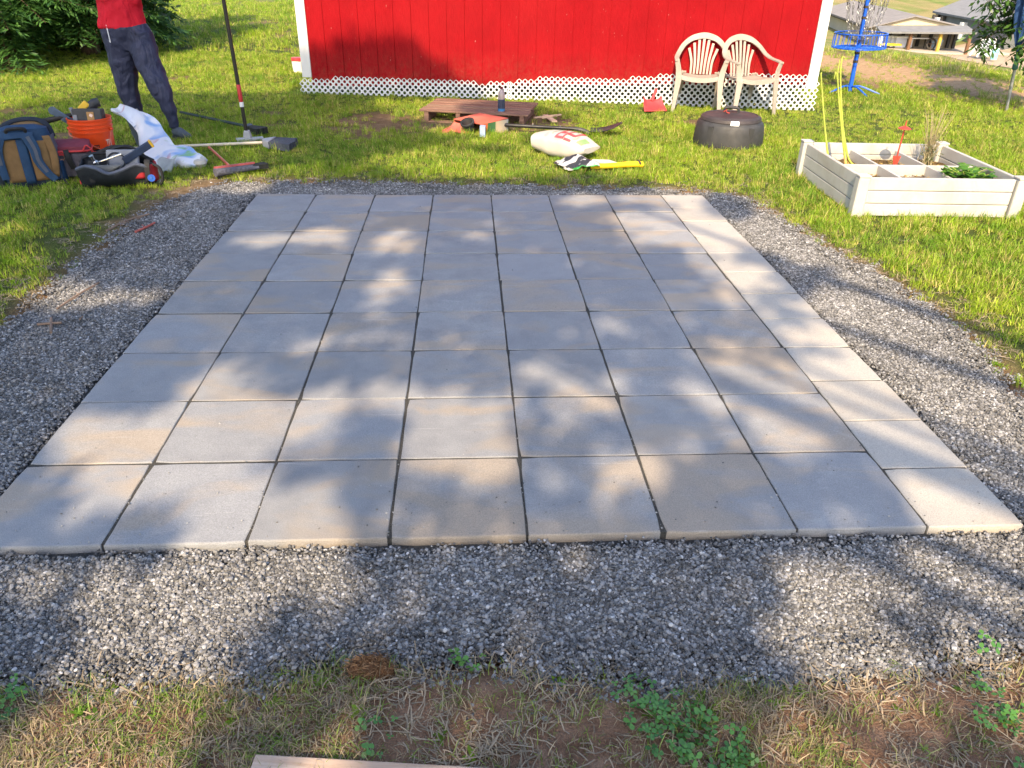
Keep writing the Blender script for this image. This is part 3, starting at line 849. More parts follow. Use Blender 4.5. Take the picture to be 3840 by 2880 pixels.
# ---- broadleaf trees behind the camera: their crown throws the dappled shade on patio, lawn and shed
sa, ca, se, ce = math.sin(SUN_AZ), math.cos(SUN_AZ), math.sin(SUN_EL), math.cos(SUN_EL)
UV_U = Vector((ca, -sa, 0)); UV_V = Vector((sa * se, ca * se, ce))
def G(x, y):                      # reads a spot in the 2212-wide view of the photo as a ground point
    p = A(x * 3840 / 2212, y * 3840 / 2212); return np.array([p.x, p.y])
LIT = [(240, 935, 130, 40, 1), (250, 990, 110, 22, .8), (510, 905, 120, 55, 1), (560, 960, 60, 30, .9), (300, 1035, 130, 22, .8), (210, 1085, 75, 38, .9),
       (450, 1060, 120, 45, 1), (600, 1140, 110, 60, 1), (690, 1110, 55, 65, .8), (690, 925, 55, 38, 1), (790, 850, 110, 22, .8), (960, 880, 110, 30, 1),
       (930, 960, 60, 32, .9), (1020, 965, 85, 32, 1), (1000, 1012, 130, 32, 1), (1180, 815, 65, 30, 1), (1265, 835, 75, 25, 1), (1255, 885, 65, 30, .8),
       (1575, 785, 48, 36, 1), (1500, 832, 48, 22, 1), (1335, 1000, 65, 40, .9), (1340, 1060, 60, 40, .55), (1470, 985, 90, 28, .6), (1420, 1010, 50, 40, .6), (930, 1150, 80, 18, .8),
       (1085, 1150, 90, 20, .8), (600, 515, 70, 12, .9), (700, 512, 42, 16, 1), (560, 535, 50, 8, .5), (1040, 508, 30, 12, .8), (1275, 430, 60, 11, 1),
       (1390, 428, 70, 10, .9), (1400, 470, 75, 16, .9), (1440, 512, 75, 16, .9), (1530, 640, 60, 16, .3), (740, 722, 45, 22, .5), (650, 740, 60, 16, .5),
       (1230, 703, 30, 26, .55), (1330, 705, 45, 15, .6), (1690, 840, 120, 40, .7), (1620, 900, 110, 32, .55), (1780, 905, 90, 40, .8), (1700, 960, 90, 24, .5),
       (1720, 1110, 90, 20, .55), (80, 1270, 130, 55, .9), (300, 1245, 90, 28, .5), (720, 1265, 120, 42, .8), (870, 1245, 50, 35, .6), (1240, 1185, 50, 25, .7),
       (1800, 1335, 110, 75, 1), (1760, 1245, 90, 55, .7), (2120, 1235, 130, 70, 1), (2020, 1390, 60, 25, .6), (1940, 1540, 75, 120, 1), (2140, 1470, 60, 80, .6),
       (1880, 1620, 70, 60, .9), (160, 640, 110, 22, .9), (330, 640, 50, 18, .4), (430, 400, 110, 14, .9), (560, 330, 70, 14, .6), (250, 430, 80, 10, .4),
       (600, 375, 120, 14, .6), (950, 345, 120, 14, .8), (1000, 285, 60, 10, .5), (60, 520, 60, 30, .5), (80, 590, 70, 30, .6)]
DARK = [(1575, 448, 60, 18), (1560, 430, 40, 14), (1730, 598, 70, 22), (1690, 640, 70, 16), (1640, 560, 70, 10), (1700, 690, 60, 14), (1770, 760, 50, 12), (1930, 1290, 60, 34),
        (850, 290, 190, 36), (1120, 255, 120, 22), (1050, 330, 60, 16), (820, 340, 120, 26), (1250, 385, 60, 6), (1180, 300, 50, 12)]
def ell_field(x, y, e):
    c = G(e[0], e[1]); ax = G(e[0] + e[2], e[1]) - c; ay = G(e[0], e[1] - e[3]) - G(e[0], e[1] + e[3]); ay = ay / 2
    Mi = np.linalg.inv(np.stack([ax, ay], 1)); q = np.stack([x - c[0], y - c[1]], -1) @ Mi.T
    return np.clip(1.75 - np.hypot(q[..., 0], q[..., 1]) * 1.0, 0, 1)
def shade_at(x, y):
    wv = (fbm(x * 1.3, y * 1.3, 71) - .5) * 1.2
    ss = lambda q, w: np.clip(.5 + q / w, 0, 1)
    patio_s = ss(1.36 + .25 * wv - x, .35) * ss(4.0 - y, .5)
    right_front = ss(1.25 + .4 * wv - x, .6) * ss(.0 - y, .4)
    lawn = ss(-.55 + .8 * wv - x - .25 * np.clip(y - 5, -1, 3), .9) * ss(y - 3.5, .4) * ss(7.9 - y, .3)
    wall_top = 7.7 - .146 * (x + 1.87) + np.clip(np.interp(x, [-1.75, -1.5, -.45, -.2, .1, .35, .5], [.78, .86, .88, .60, .46, .38, 0]) + .22 * wv, 0, 2) * (ca / (se / ce))
    wall = ss(wall_top - y, .35) * ss(.45 + .4 * wv - x, .3) * ss(x + 2.05, .15) * ss(y - 7.6, .3)
    s = np.maximum.reduce([patio_s, right_front, lawn, wall])
    for e in DARK: s = np.maximum(s, .85 * np.clip(ell_field(x, y, e) * 1.4 - .6, 0, 1))
    for e in LIT: s = s * (1 - e[4] * np.clip(ell_field(x, y, e) * 1.5, 0, 1))
    holes = np.clip((fbm(x * 2.6, y * 1.5, 88) - .57 + .05 * np.clip(2.0 - y, -1.5, 1)) * 9, 0, 1)
    s = s * (1 - .85 * holes * (y < 3.8) * np.clip(1.0 - .75 * np.clip((x - .1) / .5, 0, 1) * np.clip((y - .7) / .6, 0, 1), 0, 1))
    return np.clip((s - .30) / .45, 0, 1)
nL = 190000
u = RNG.uniform(-6.2, 3.6, nL); vv = RNG.uniform(-2.4, 6.6, nL); tt = RNG.uniform(8.2, 9.8, nL)
yp = vv / se; gx_ = u * ca + yp * sa; gy_ = yp * ca - u * sa
dd = shade_at(gx_, gy_)
below = np.clip((-.95 - gy_) / .4, 0, 1)          # crown parts whose shade falls behind the camera
dd = np.maximum(dd, below * np.clip((fbm(u * .9, vv * .9, 91) - .3) * 3, 0, .9))
dd *= np.clip((u + 6.2) / .8, 0, 1)
k = RNG.random(nL) < dd * .98
P = np.outer(u[k], UV_U) + np.outer(vv[k], UV_V) + np.outer(tt[k], SUN_L)
LQ = leaf_quads(P, .11, .08, RNG); LC = RNG.random(len(P))
roots = [Vector((-6.2, -7.4, 0)), Vector((3.9, -7.4, 0))]
own = np.where(P[:, 0] < -2.6, 0, 1)
for i, rt in enumerate(roots):
    tr = thing('broadleaf_tree', ['tall leafy tree behind the viewpoint, left of the other', 'tall leafy tree straight behind the viewpoint'][i], 'tree', rt, group='shade trees behind the viewpoint')
    H = 8.6
    mb = MB(); mb.tube([(0, 0, -.3), (.05, 0, 1), (.0, .1, 4), (.1, .15, 7.5), (.05, .2, H)], [.34, .27, .22, .15, .05], 12)
    sel = P[own == i]
    for q in range(26):
        tip = Vector(sel[RNG.integers(0, len(sel))]) - rt
        z0 = max(2.5, tip.z - 2.2 - RNG.random() * 1.5); st = Vector((.05, .12, min(z0, H - .5)))
        mid = st.lerp(tip, .55) + Vector((0, 0, -.3))
        mb.tube([st, mid, tip], [.07, .045, .012], 6)
    mb.build('trunk', M_BARK, tr, smooth=True)
    quads_obj('crown', LQ[own == i] - np.array(rt), LC[own == i], M_LEAF, tr)


def conifer(loc, H, rad, z0, label, seed, lean=(0, 0)):
    rr = np.random.default_rng(seed); tr = thing('conifer', label, 'tree', loc, group='conifers at the lawn edge')
    mb = MB(); mb.tube([(0, 0, -.2), (lean[0] * .3, lean[1] * .3, 1.0), (lean[0], lean[1], H)], [.085 + .012 * H, .075 + .008 * H, .01], 10)
    Q, Cc = [], []
    nb = int(H * 34)
    for b in range(nb):
        f = rr.random() ** 1.25; z = z0 + f * (H - z0); a = rr.uniform(0, 6.28); L = rad * (1 - f) ** .75 * rr.uniform(.7, 1.15) + .12
        base = np.array([lean[0] * z / H, lean[1] * z / H, z]); up = .25 - .75 * rr.random()
        dirv = np.array([math.cos(a), math.sin(a), 0]); side = np.array([-math.sin(a), math.cos(a), 0])
        pts = [base + dirv * (L * s_) + np.array([0, 0, up * L * s_ * .5 - .22 * L * s_ * s_]) for s_ in (0, .33, .66, 1)]
        if b % 2 == 0: mb.tube([tuple(p) for p in pts], [.016 * (1 - f) + .006, .012, .008, .003], 4, caps=False)
        nt = int(7 + L * 15)
        for q in range(nt):
            s_ = .12 + .88 * q / nt; p = pts[0] + dirv * (L * s_) + np.array([0, 0, up * L * s_ * .5 - .22 * L * s_ * s_])
            tl = (.10 + .26 * L * (1 - s_ * .6)) * rr.uniform(.6, 1.2); c = rr.random()
            for sg in (-1, 1):
                dv = dirv * .75 + side * sg * .85 + np.array([0, 0, -.12 - .35 * rr.random()]); dv /= np.linalg.norm(dv)
                for w_ in range(6):
                    st = p + dv * tl * (w_ / 6); d2 = dv + rr.normal(0, .28, 3); d2 /= np.linalg.norm(d2)
                    l2 = tl * .42; nrm = np.cross(d2, np.array([0, 0, 1.0]) + rr.normal(0, .35, 3)); nrm /= np.linalg.norm(nrm) + 1e-9
                    wd = .006 + .006 * rr.random()
                    Q.append([st - nrm * wd * .5, st + d2 * l2 * .5 - nrm * wd * 1.3, st + d2 * l2, st + d2 * l2 * .5 + nrm * wd * 1.3]); Cc.append(c)
    mb.build('trunk', M_BARK, tr, smooth=True)
    quads_obj('crown', np.array(Q), Cc, M_FIR, tr)
    return tr
conifer((-7.35, 9.5, 0), 4.6, 1.5, .42, 'dark conifer at the left edge of the view, nearest of the row', 1)
conifer((-6.42, 10.35, 0), 5.2, 1.45, .50, 'conifer with bare lower trunk behind the backpack', 2)
conifer((-5.75, 11.5, 0), 4.9, 1.35, .45, 'conifer behind the person in the red shirt', 3)
conifer((-8.3, 12.4, 0), 5.6, 1.7, .5, 'conifer deep in the row at the far left', 4)
conifer((-6.7, 13.6, 0), 5.2, 1.5, .4, 'rear conifer showing between the nearer trunks', 5)


def bush(loc, rx, rz, label, seed, n=2600, L=.09, Wd=.045, mat=None):
    rr = np.random.default_rng(seed); tr = thing('bush', label, 'bush', loc)
    d = rr.normal(0, 1, (n, 3)); d /= np.linalg.norm(d, axis=1)[:, None]; rad = rr.random(n) ** .35
    lump = .72 + .5 * fbm(d[:, 0] * 2 + 5, d[:, 1] * 2 + d[:, 2] * 2.3, seed)
    Pq = d * (rad * lump)[:, None] * np.array([rx, rx * .9, rz]) + np.array([0, 0, rz * .85]); Pq = Pq[Pq[:, 2] > 0.02]
    mb = MB()
    for q in range(9):
        a = q * .7; tip = (math.cos(a) * rx * .6, math.sin(a) * rx * .6, rz * (1 + .5 * rr.random()))
        mb.tube([(0, 0, -.05), (tip[0] * .35, tip[1] * .35, tip[2] * .5), tip], [.022, .014, .004], 5)
    mb.build('stem', M_BARK, tr)
    quads_obj('foliage', leaf_quads(Pq, L, Wd, rr), rr.random(len(Pq)), mat or M_BUSH, tr); return tr
bush((-5.35, 12.6, 0), .62, .66, 'dark green shrub right of the person, in front of bright grass', 21)
bush((-6.1, 12.2, 0), .55, .5, 'low dark shrub half hidden behind the person', 22, 1500)

# ---- young tree hanging in at the right edge
yt = thing('young_tree', 'young tree with long drooping leaves at the right edge', 'tree', (6.95, 7.35, float(ground_z(6.95, 7.35))))
mb = MB(); mb.tube([(0, 0, -.2), (-.05, 0, 1), (.0, .05, 2.2), (.1, 0, 3.6)], [.06, .05, .035, .008], 8)
rr = np.random.default_rng(5); Q, Cc = [], []
for b in range(64):
    z = rr.uniform(.95, 3.3) if b > 36 else rr.uniform(1.0, 2.2); a = rr.uniform(0, 6.28) if b > 36 else rr.uniform(2.5, 4.4); L = rr.uniform(.6, 1.05) * (1.1 if z < 2.4 else .7)
    pts = [np.array([0, 0, z]) + np.array([math.cos(a), math.sin(a), 0]) * L * s_ + np.array([0, 0, .25 * L * s_ - .75 * L * s_ * s_]) for s_ in np.linspace(0, 1, 6)]
    mb.tube([tuple(p) for p in pts], [.016, .013, .010, .008, .005, .002], 5, caps=False)
    for q in range(30):
        s_ = .25 + .75 * rr.random(); i = min(4, int(s_ * 5)); p = pts[i] + (pts[i + 1] - pts[i]) * (s_ * 5 - i)
        ang = rr.uniform(0, 6.28); d = np.array([math.cos(ang), math.sin(ang), rr.uniform(-1.3, .1)]); d /= np.linalg.norm(d)
        for w_ in range(5):
            st = p + d * .045 * w_; dv = d * .6 + np.cross(d, [0, 0, 1]) * (1 if w_ % 2 else -1) * .9 + np.array([0, 0, -.3]); dv /= np.linalg.norm(dv)
            sd_ = np.cross(dv, np.array([0, 0, 1]) + rr.normal(0, .4, 3)); sd_ /= np.linalg.norm(sd_); l2 = rr.uniform(.07, .12)
            Q.append([st, st + dv * l2 * .5 + sd_ * .017, st + dv * l2, st + dv * l2 * .5 - sd_ * .017]); Cc.append(rr.random())
mb.build('trunk', M_BARK, yt, smooth=True)
quads_obj('crown', np.array(Q), Cc, leaf_mat('young_leaf', (.02, .06, .010), (.07, .16, .02), .3), yt)

# ================================================================ FAR BUILDINGS below the bank
def AD(x, y, dist):
    d = _F + _R2 * ((x - 1920) / CAM_F) + _D2 * ((y - 1440) / CAM_F)
    return CAM_C + d * (dist / math.hypot(d.x, d.y))
def roofmat(name, col):
    t = NT(name); v = t.coord('Object'); nz = t.noise(v, 1.2, 5, .6)
    t.base(t.ramp(nz, [(.3, tuple(c * .85 for c in col)), (.7, tuple(min(1, c * 1.12) for c in col))]), .85, .2)
    t.bump(t.noise(v, 6, 3), .3, .1); return t.m
M_FROOF = roofmat('far_roof', (.235, .215, .205)); M_FROOF2 = roofmat('far_roof_dark', (.20, .20, .205))
M_TAN = pm('tan_wall', (.46, .39, .29), .9, .08, .6, 0); M_GABLE = pm('cream_gable_board', (.60, .48, .30), .85, .07, .8, 0)
M_GWALL = pm('grey_wall', (.17, .175, .17), .9, .1, .6, 0); M_FWHITE = pm('far_white', (.7, .7, .7), .7, .05, 1, 0)
M_POST = pm('brown_post', (.16, .085, .045), .85, .2, 2, 0); M_FDARK = pm('far_dark', (.05, .045, .04), .9, .2, 1, 0)
GLo, GRo, AP = AD(3286, 95, 105), AD(3597, 95, 105), AD(3430, 62, 105)
AX = AD(3100, 40, 137) - GLo; AX.z = 0.0; AX = AX.normalized() * 34
zg = AD(3523, 187, 102).z
hall = thing('hall', 'long tan hall with cream gable and open porch down the slope', 'building', (GLo.x, GLo.y, zg))
O_ = Vector((GLo.x, GLo.y, zg))
def q_(mb, *ps): mb.add([p - O_ for p in ps], [tuple(range(len(ps)))])
def dn(p, z): return Vector((p.x, p.y, z))
zb_ = zg - 1.0
mb = MB(); q_(mb, dn(GLo, zb_), dn(GRo, zb_), GRo, GLo); q_(mb, dn(GLo, zb_), GLo, GLo + AX, dn(GLo + AX, zb_)); q_(mb, dn(GRo, zb_), GRo, GRo + AX, dn(GRo + AX, zb_)); q_(mb, dn(GLo + AX, zb_), dn(GRo + AX, zb_), GRo + AX, GLo + AX)
mb.build('wall', M_TAN, hall)
mb = MB(); q_(mb, GLo, GRo, AP); mb.build('gable', M_GABLE, hall, solid=.12); mb = MB(); q_(mb, GLo + AX, GRo + AX, AP + AX); mb.build('gable', M_GABLE, hall, solid=.12)
ov = (GLo - GRo).normalized(); fw = -AX.normalized() * .5
mb = MB(); el = GLo + ov * .9 + Vector((0, 0, -.28)); er = GRo - ov * .9 + Vector((0, 0, -.28)); up = Vector((0, 0, .12))
up = Vector((0, 0, .05)); q_(mb, el + fw + up, AP + fw + up, AP + AX + up, el + AX + up); q_(mb, AP + fw + up, er + fw + up, er + AX + up, AP + AX + up)
mb.build('roof', M_FROOF, hall, solid=.10)
MB().tube([el + fw - O_, el + AX - O_], .16, 6).build('gutter', M_FDARK, hall)
PLt, PRt, PLb, PRb = AD(3284, 99, 104.6), AD(3626, 99, 104.6), AD(3303, 122, 100.5), AD(3664, 125, 100.5)
mb = MB(); q_(mb, PLt, PRt, PRb, PLb); mb.build('porch_roof', M_FROOF2, hall, solid=.18)
for x_, mm in ((3307, M_FWHITE), (3418, M_POST), (3525, pm('ochre_post', (.5, .33, .06), .8)), (3636, M_POST)):
    tp = AD(x_ + (6 if x_ > 3500 else 1), 124, 101); MB().box(((tp.x - O_.x), (tp.y - O_.y), (tp.z - O_.z) / 2 - .3), (.28, .28, tp.z - zg + .6)).build('post', mm, hall)
for x_ in (3335, 3385, 3445, 3490, 3560, 3583):
    p = AD(x_, 140, 104.7); MB().box((p.x - O_.x, p.y - O_.y, .85), (.30, .25, 1.7)).build('wall_stud', M_FDARK, hall)
sl = MB().box(((PLb.x + PRb.x) / 2 - O_.x + 1, (PLb.y + PRb.y) / 2 - O_.y + 1.5, -.25), (16, 6, .3)); sl.build('porch_slab', pm('slab_concrete', (.42, .36, .30), .9), hall)

E1, E2 = AD(3497, 45, 128), AD(3790, 100, 108)
RV = AD(3616, -2, 139) - E1; RV = RV * 1.5
O_ = Vector((E2.x, E2.y, zg)); barn = thing('barn', 'grey building with broad grey roof right of the hall', 'building', O_)
mb = MB(); q_(mb, E1, E2, E2 + RV, E1 + RV); bk = Vector((RV.x * 2, RV.y * 2, 0)); q_(mb, E1 + RV, E2 + RV, E2 + bk, E1 + bk); mb.build('roof', M_FROOF2, barn, solid=.25)
mb = MB(); ins = (E2 - E1).normalized() * .6; A1, A2 = E1 + ins + Vector((RV.x, RV.y, 0)).normalized() * .8, E2 - ins + Vector((RV.x, RV.y, 0)).normalized() * .8
A1 = A1 + Vector((0, 0, .15)); A2 = A2 + Vector((0, 0, .15))
q_(mb, dn(A1, zb_), dn(A2, zb_), A2, A1); q_(mb, dn(A1, zb_), A1, A1 + RV, A1 + bk, dn(A1 + bk, zb_)); q_(mb, dn(A2, zb_), A2, A2 + RV, A2 + bk, dn(A2 + bk, zb_)); q_(mb, dn(A1 + bk, zb_), dn(A2 + bk, zb_), A2 + bk, A1 + bk)
mb.build('wall', M_GWALL, barn)
for x_, d_ in ((3521, 125.5), (3617, 119)):
    tp = AD(x_, 66 if x_ < 3600 else 84, d_); MB().box((tp.x - O_.x, tp.y - O_.y, (tp.z - O_.z) / 2), (.75, .6, tp.z - zg)).build('pillar', M_FWHITE, barn)
for x_, y_, d_ in ((3508, 72, 126.3), (3540, 78, 125)):
    tp = AD(x_, y_, d_); MB().box((tp.x - O_.x, tp.y - O_.y, tp.z - O_.z), (.9, .3, 1.1)).build('window', M_FDARK, barn)
tp = AD(3683, 89, 113.2); MB().box((tp.x - O_.x, tp.y - O_.y, tp.z - O_.z), (.6, .6, .45)).build('wall_lamp', M_FDARK, barn)
# gravel yard between the two
t = NT('yard_gravel'); v = t.coord('Object'); t.base(t.ramp(t.noise(v, .8, 6, .65), [(.3, (.30, .22, .15)), (.7, (.46, .36, .26))]), .95, .1); M_YARD = t.m
YP = [AD(3520, 191, 99), AD(3600, 206, 92), AD(3720, 222, 88), AD(3900, 232, 86), AD(4000, 180, 104), AD(3800, 150, 112), AD(3640, 140, 116), AD(3560, 160, 108)]
yz = [float(ground_z(p.x, p.y)) for p in YP]
me_b = MB(); nn = 70
px0, px1, py0, py1 = min(p.x for p in YP), max(p.x for p in YP), min(p.y for p in YP), max(p.y for p in YP)
gx2, gy2 = np.meshgrid(np.linspace(px0, px1, nn), np.linspace(py0, py1, nn)); pin = inpoly(gx2, gy2, np.array([(p.x, p.y) for p in YP])); gz2 = ground_z(gx2, gy2) + .04
me_b.v = np.stack([gx2, gy2, gz2], -1).reshape(-1, 3).tolist()
me_b.f = [(j * nn + i, j * nn + i + 1, (j + 1) * nn + i + 1, (j + 1) * nn + i) for j in range(nn - 1) for i in range(nn - 1) if pin[j, i] or pin[j + 1, i + 1]]
me_b.mi = [0] * len(me_b.f); tag(me_b.build('driveway', M_YARD, smooth=True), kind='structure')
# what stands under the porch and beside it
def far_base(x, y, dist):
    p = AD(x, y, dist); return Vector((p.x, p.y, max(zg, float(ground_z(p.x, p.y)))))
for x_, w_, h_, lab in ((3323, 1.1, 1.1, 'pale grey chest under the porch, leftmost'), (3345, .95, 1.15, 'pale grey chest under the porch, second from the left'), (3380, 1.9, 1.15, 'wide white chest under the porch left of the brown post')):
    p = far_base(x_, 178, 102.6); th = thing('storage_chest', lab, 'chest', p, group='chests under the porch')
    MB().box((0, 0, h_ * .42), (w_, .8, h_ * .84)).build('body', pm('chest_shell', (.5, .52, .58), .6, .05, 1, 0), th, bevel=.05)
    MB().box((0, 0, h_ * .9), (w_ * 1.04, .86, h_ * .16)).build('lid', M_FWHITE, th, bevel=.04)
p = far_base(3330, 183, 101.6); th = thing('yellow_ladder', 'yellow ladder lying in front of the chests', 'ladder', p, R(0))
for s_ in (-.25, .25): MB().box((0, s_, .3), (2.6, .12, .18)).build('rail', pm('ladder_yellow', (.7, .48, .03), .6), th)
for q in range(7): MB().box((-1.2 + q * .4, 0, .3), (.07, .4, .07)).build('rung', pm('ladder_yellow', (.7, .48, .03), .6), th)
p = far_base(3437, 178, 102.5); th = thing('work_table', 'white topped table under the porch right of the brown post', 'table', p)
MB().box((0, 0, 1.0), (2.3, .9, .09)).build('table_top', M_FWHITE, th)
for sx in (-1, 1):
    for sy in (-.35, .35): MB().box((sx, sy, .48), (.09, .09, .96)).build('leg', M_FDARK, th)
p = far_base(3487, 184, 102); th = thing('loose_wheel', 'dark spoked wheel leaning under the porch', 'wheel', p)
MB().tube([(.5 * math.cos(a), .1 * math.sin(a), .55 + .5 * math.sin(a)) for a in np.linspace(0, 2 * PI, 20)], .09, 6, caps=False).build('tyre', M_FDARK, th)
MB().box((0, 0, .55), (.9, .04, .05)).box((0, 0, .55), (.05, .04, .9)).build('spokes', M_POST, th)
p = far_base(3507, 180, 103); th = thing('blue_tub', 'pale blue tub under the porch beside the ochre post', 'tub', p)
MB().lathe([(.45, 0), (.6, .8), (.66, .82), (.66, .9), (.55, .9), (.4, .1)], 16).build('body', pm('tub_blue', (.25, .36, .48), .5), th)
MB().tube([(-.6, 0, .9), (-.3, 0, 1.15), (.3, 0, 1.15), (.6, 0, .9)], .03, 6).build('handle', M_FWHITE, th)
p = far_base(3702, 178, 97); th = thing('door_frame', 'white framed grey door leaning in the yard beside the grey building', 'door', p, R(-20))
MB().box((0, .2, .8), (1.2, .1, 1.5), Matrix.Rotation(R(-12), 3, 'X')).build('panel', pm('door_grey', (.33, .37, .43), .6, .05, 1, 0), th)
for c_, d_ in (((-.65, .18, .8), (.16, .14, 1.7)), ((.65, .18, .8), (.16, .14, 1.7)), ((0, .36, 1.64), (1.44, .14, .14))): MB().box(c_, d_, Matrix.Rotation(R(-12), 3, 'X')).build('frame', M_FWHITE, th)
MB().bar((-.75, .2, 1.4), (-1.4, 0, .1), .13, .13).build('brace', M_FWHITE, th)
p = far_base(3737, 182, 95); th = thing('cyan_barrel', 'pale cyan barrel by the yard under the drooping leaves', 'barrel', p)
MB().lathe([(0, 0), (.3, 0), (.31, .3), (.34, .33), (.31, .36), (.31, .66), (.34, .69), (.31, .72), (.3, 1.02), (0, 1.02)], 18).build('body', pm('barrel_cyan', (.22, .48, .5), .5), th, smooth=True)
MB().lathe([(.3, 1.02), (.33, 1.03), (.33, 1.08), (.0, 1.08)], 18).build('lid', M_FWHITE, th)

# ================================================================ GARDEN FURNITURE
M_CHAIR = pm('beige_resin', (0.33, 0.29, 0.25), .55, .10, 7, .06, 60, dirt=(.34, .28, .22), dirt_amt=.35)


def spline(pts, n):
    pts = [Vector(p) for p in pts]; out = []
    P = [pts[0] * 2 - pts[1]] + pts + [pts[-1] * 2 - pts[-2]]
    for i in range(1, len(P) - 2):
        for k in range(n):
            t_ = k / n; a, b, c, d = P[i - 1], P[i], P[i + 1], P[i + 2]
            out.append(.5 * ((2 * b) + (c - a) * t_ + (2 * a - 5 * b + 4 * c - d) * t_ * t_ + (3 * b - a - 3 * c + d) * t_ ** 3))
    out.append(pts[-1]); return out


def band(mb, pts, w, th, up, mi=0):
    """flat strip of width w along pts; up(i) gives the broad face's normal"""
    k = len(pts); o = len(mb.v)
    for i, p in enumerate(pts):
        t_ = (pts[min(i + 1, k - 1)] - pts[max(i - 1, 0)]).normalized(); n_ = Vector(up(i / (k - 1))); s_ = t_.cross(n_).normalized(); n_ = s_.cross(t_)
        ww = w(i / (k - 1)) if callable(w) else w
        for a, b in ((-1, -1), (1, -1), (1, 1), (-1, 1)): mb.v.append(tuple(p + s_ * (a * ww / 2) + n_ * (b * th / 2)))
    for i in range(k - 1):
        for j in range(4):
            j2 = (j + 1) % 4; mb.f.append((o + i * 4 + j, o + i * 4 + j2, o + (i + 1) * 4 + j2, o + (i + 1) * 4 + j)); mb.mi.append(mi)
    mb.f += [(o + 3, o + 2, o + 1, o), (o + 4 * (k - 1), o + 4 * (k - 1) + 1, o + 4 * (k - 1) + 2, o + 4 * (k - 1) + 3)]; mb.mi += [mi, mi]
    return mb


def make_chair(loc, rz, label):
    c = thing('garden_chair', label, 'chair', loc, rz, 'beige resin garden chairs'); c.scale = (.93, .93, .97)
    # seat: dished slab with a turned-down front lip
    mb = MB()
    def seat(u, v_):
        x = (u - .5) * lerp(.45, .39, v_); y = lerp(-.235, .185, v_)
        z = .375 + .02 * (2 * u - 1) ** 2 - .012 * math.sin(v_ * PI) - (.03 * max(0, (.1 - v_) / .1)) - .018 * v_
        return (x, y, z)
    mb.grid(seat, 12, 12); st = mb.build('seat', M_CHAIR, c, smooth=True); md = st.modifiers.new('solid', 'SOLIDIFY'); md.thickness = .014
    mb = MB(); band(mb, spline([(-.225, -.232, .372), (-.1, -.243, .35), (0, -.245, .345), (.1, -.243, .35), (.225, -.232, .372)], 5), .045, .01, lambda t_: (0, -1, .1))
    mb.build('seat_apron', M_CHAIR, c, smooth=True)
    for s in (-1, 1):
        # front leg runs on up as the arm support
        mb = MB(); band(mb, spline([(s * .265, -.255, 0), (s * .25, -.245, .18), (s * .235, -.235, .37)], 4), lambda t_: lerp(.038, .072, t_), .022, lambda t_: (s * .25, -1, 0))
        band(mb, spline([(s * .272, -.235, 0), (s * .258, -.222, .18), (s * .243, -.21, .37)], 4), lambda t_: lerp(.03, .055, t_), .012, lambda t_: (s, 0, 0))
        mb.build('leg', M_CHAIR, c, bevel=.004)
        mb = MB(); band(mb, spline([(s * .237, -.228, .355), (s * .25, -.215, .45), (s * .278, -.215, .548)], 4), lambda t_: lerp(.072, .05, t_), .018, lambda t_: (s * .3, -1, 0))
        mb.build('arm_support', M_CHAIR, c, bevel=.004)
        mb = MB(); band(mb, spline([(s * .235, .285, 0), (s * .22, .235, .2), (s * .20, .17, .39)], 4), lambda t_: lerp(.034, .07, t_), .02, lambda t_: (s * .3, 1, 0))
        band(mb, spline([(s * .245, .27, 0), (s * .23, .222, .2), (s * .212, .155, .39)], 4), lambda t_: lerp(.03, .06, t_), .012, lambda t_: (s, 0, 0))
        mb.build('leg', M_CHAIR, c, bevel=.004)
    # arms and arched back rim in one sweep
    half = [(-.272, -.232, .540), (-.287, -.12, .552), (-.285, .02, .565), (-.268, .12, .60), (-.225, .195, .668), (-.15, .245, .725), (-.07, .268, .752), (0, .275, .760)]
    path = spline(half + [(-x, y, z) for x, y, z in reversed(half[:-1])], 5)
    def upf(t_):
        a = min(t_, 1 - t_) * 2; k_ = min(1, max(0, (a - .35) / .45)); sgn = -1 if t_ < .5 else 1
        return (sgn * .25 * (1 - k_) * 0, -k_ * 1.0, (1 - k_) + .25)
    mb = MB(); band(mb, path, lambda t_: lerp(.052, .066, 1 - abs(2 * t_ - 1)), .018, upf)
    back = mb.build('back_rim', M_CHAIR, c, smooth=False, bevel=.005)
    for i in range(7):
        f = (i - 3) / 3
        topx = f * .165; topz = .728 - .075 * f * f * 1.3; topy = .262 - .03 * f * f
        mb = MB(); band(mb, spline([(f * .115, .172, .362), (f * .122, .20, .50), (topx, topy, topz)], 5), lambda t_: lerp(.024, .030, t_), .009, lambda t_: (0, -1, .3))
        mb.build('slat', M_CHAIR, back, bevel=.0025)
    return c
make_chair((2.60, 7.14, 0.0), R(-16), 'beige plastic garden chair facing us, left of the pair')
make_chair((3.09, 7.02, 0.0), R(13), 'beige plastic garden chair turned to the right, beside the white corner board')

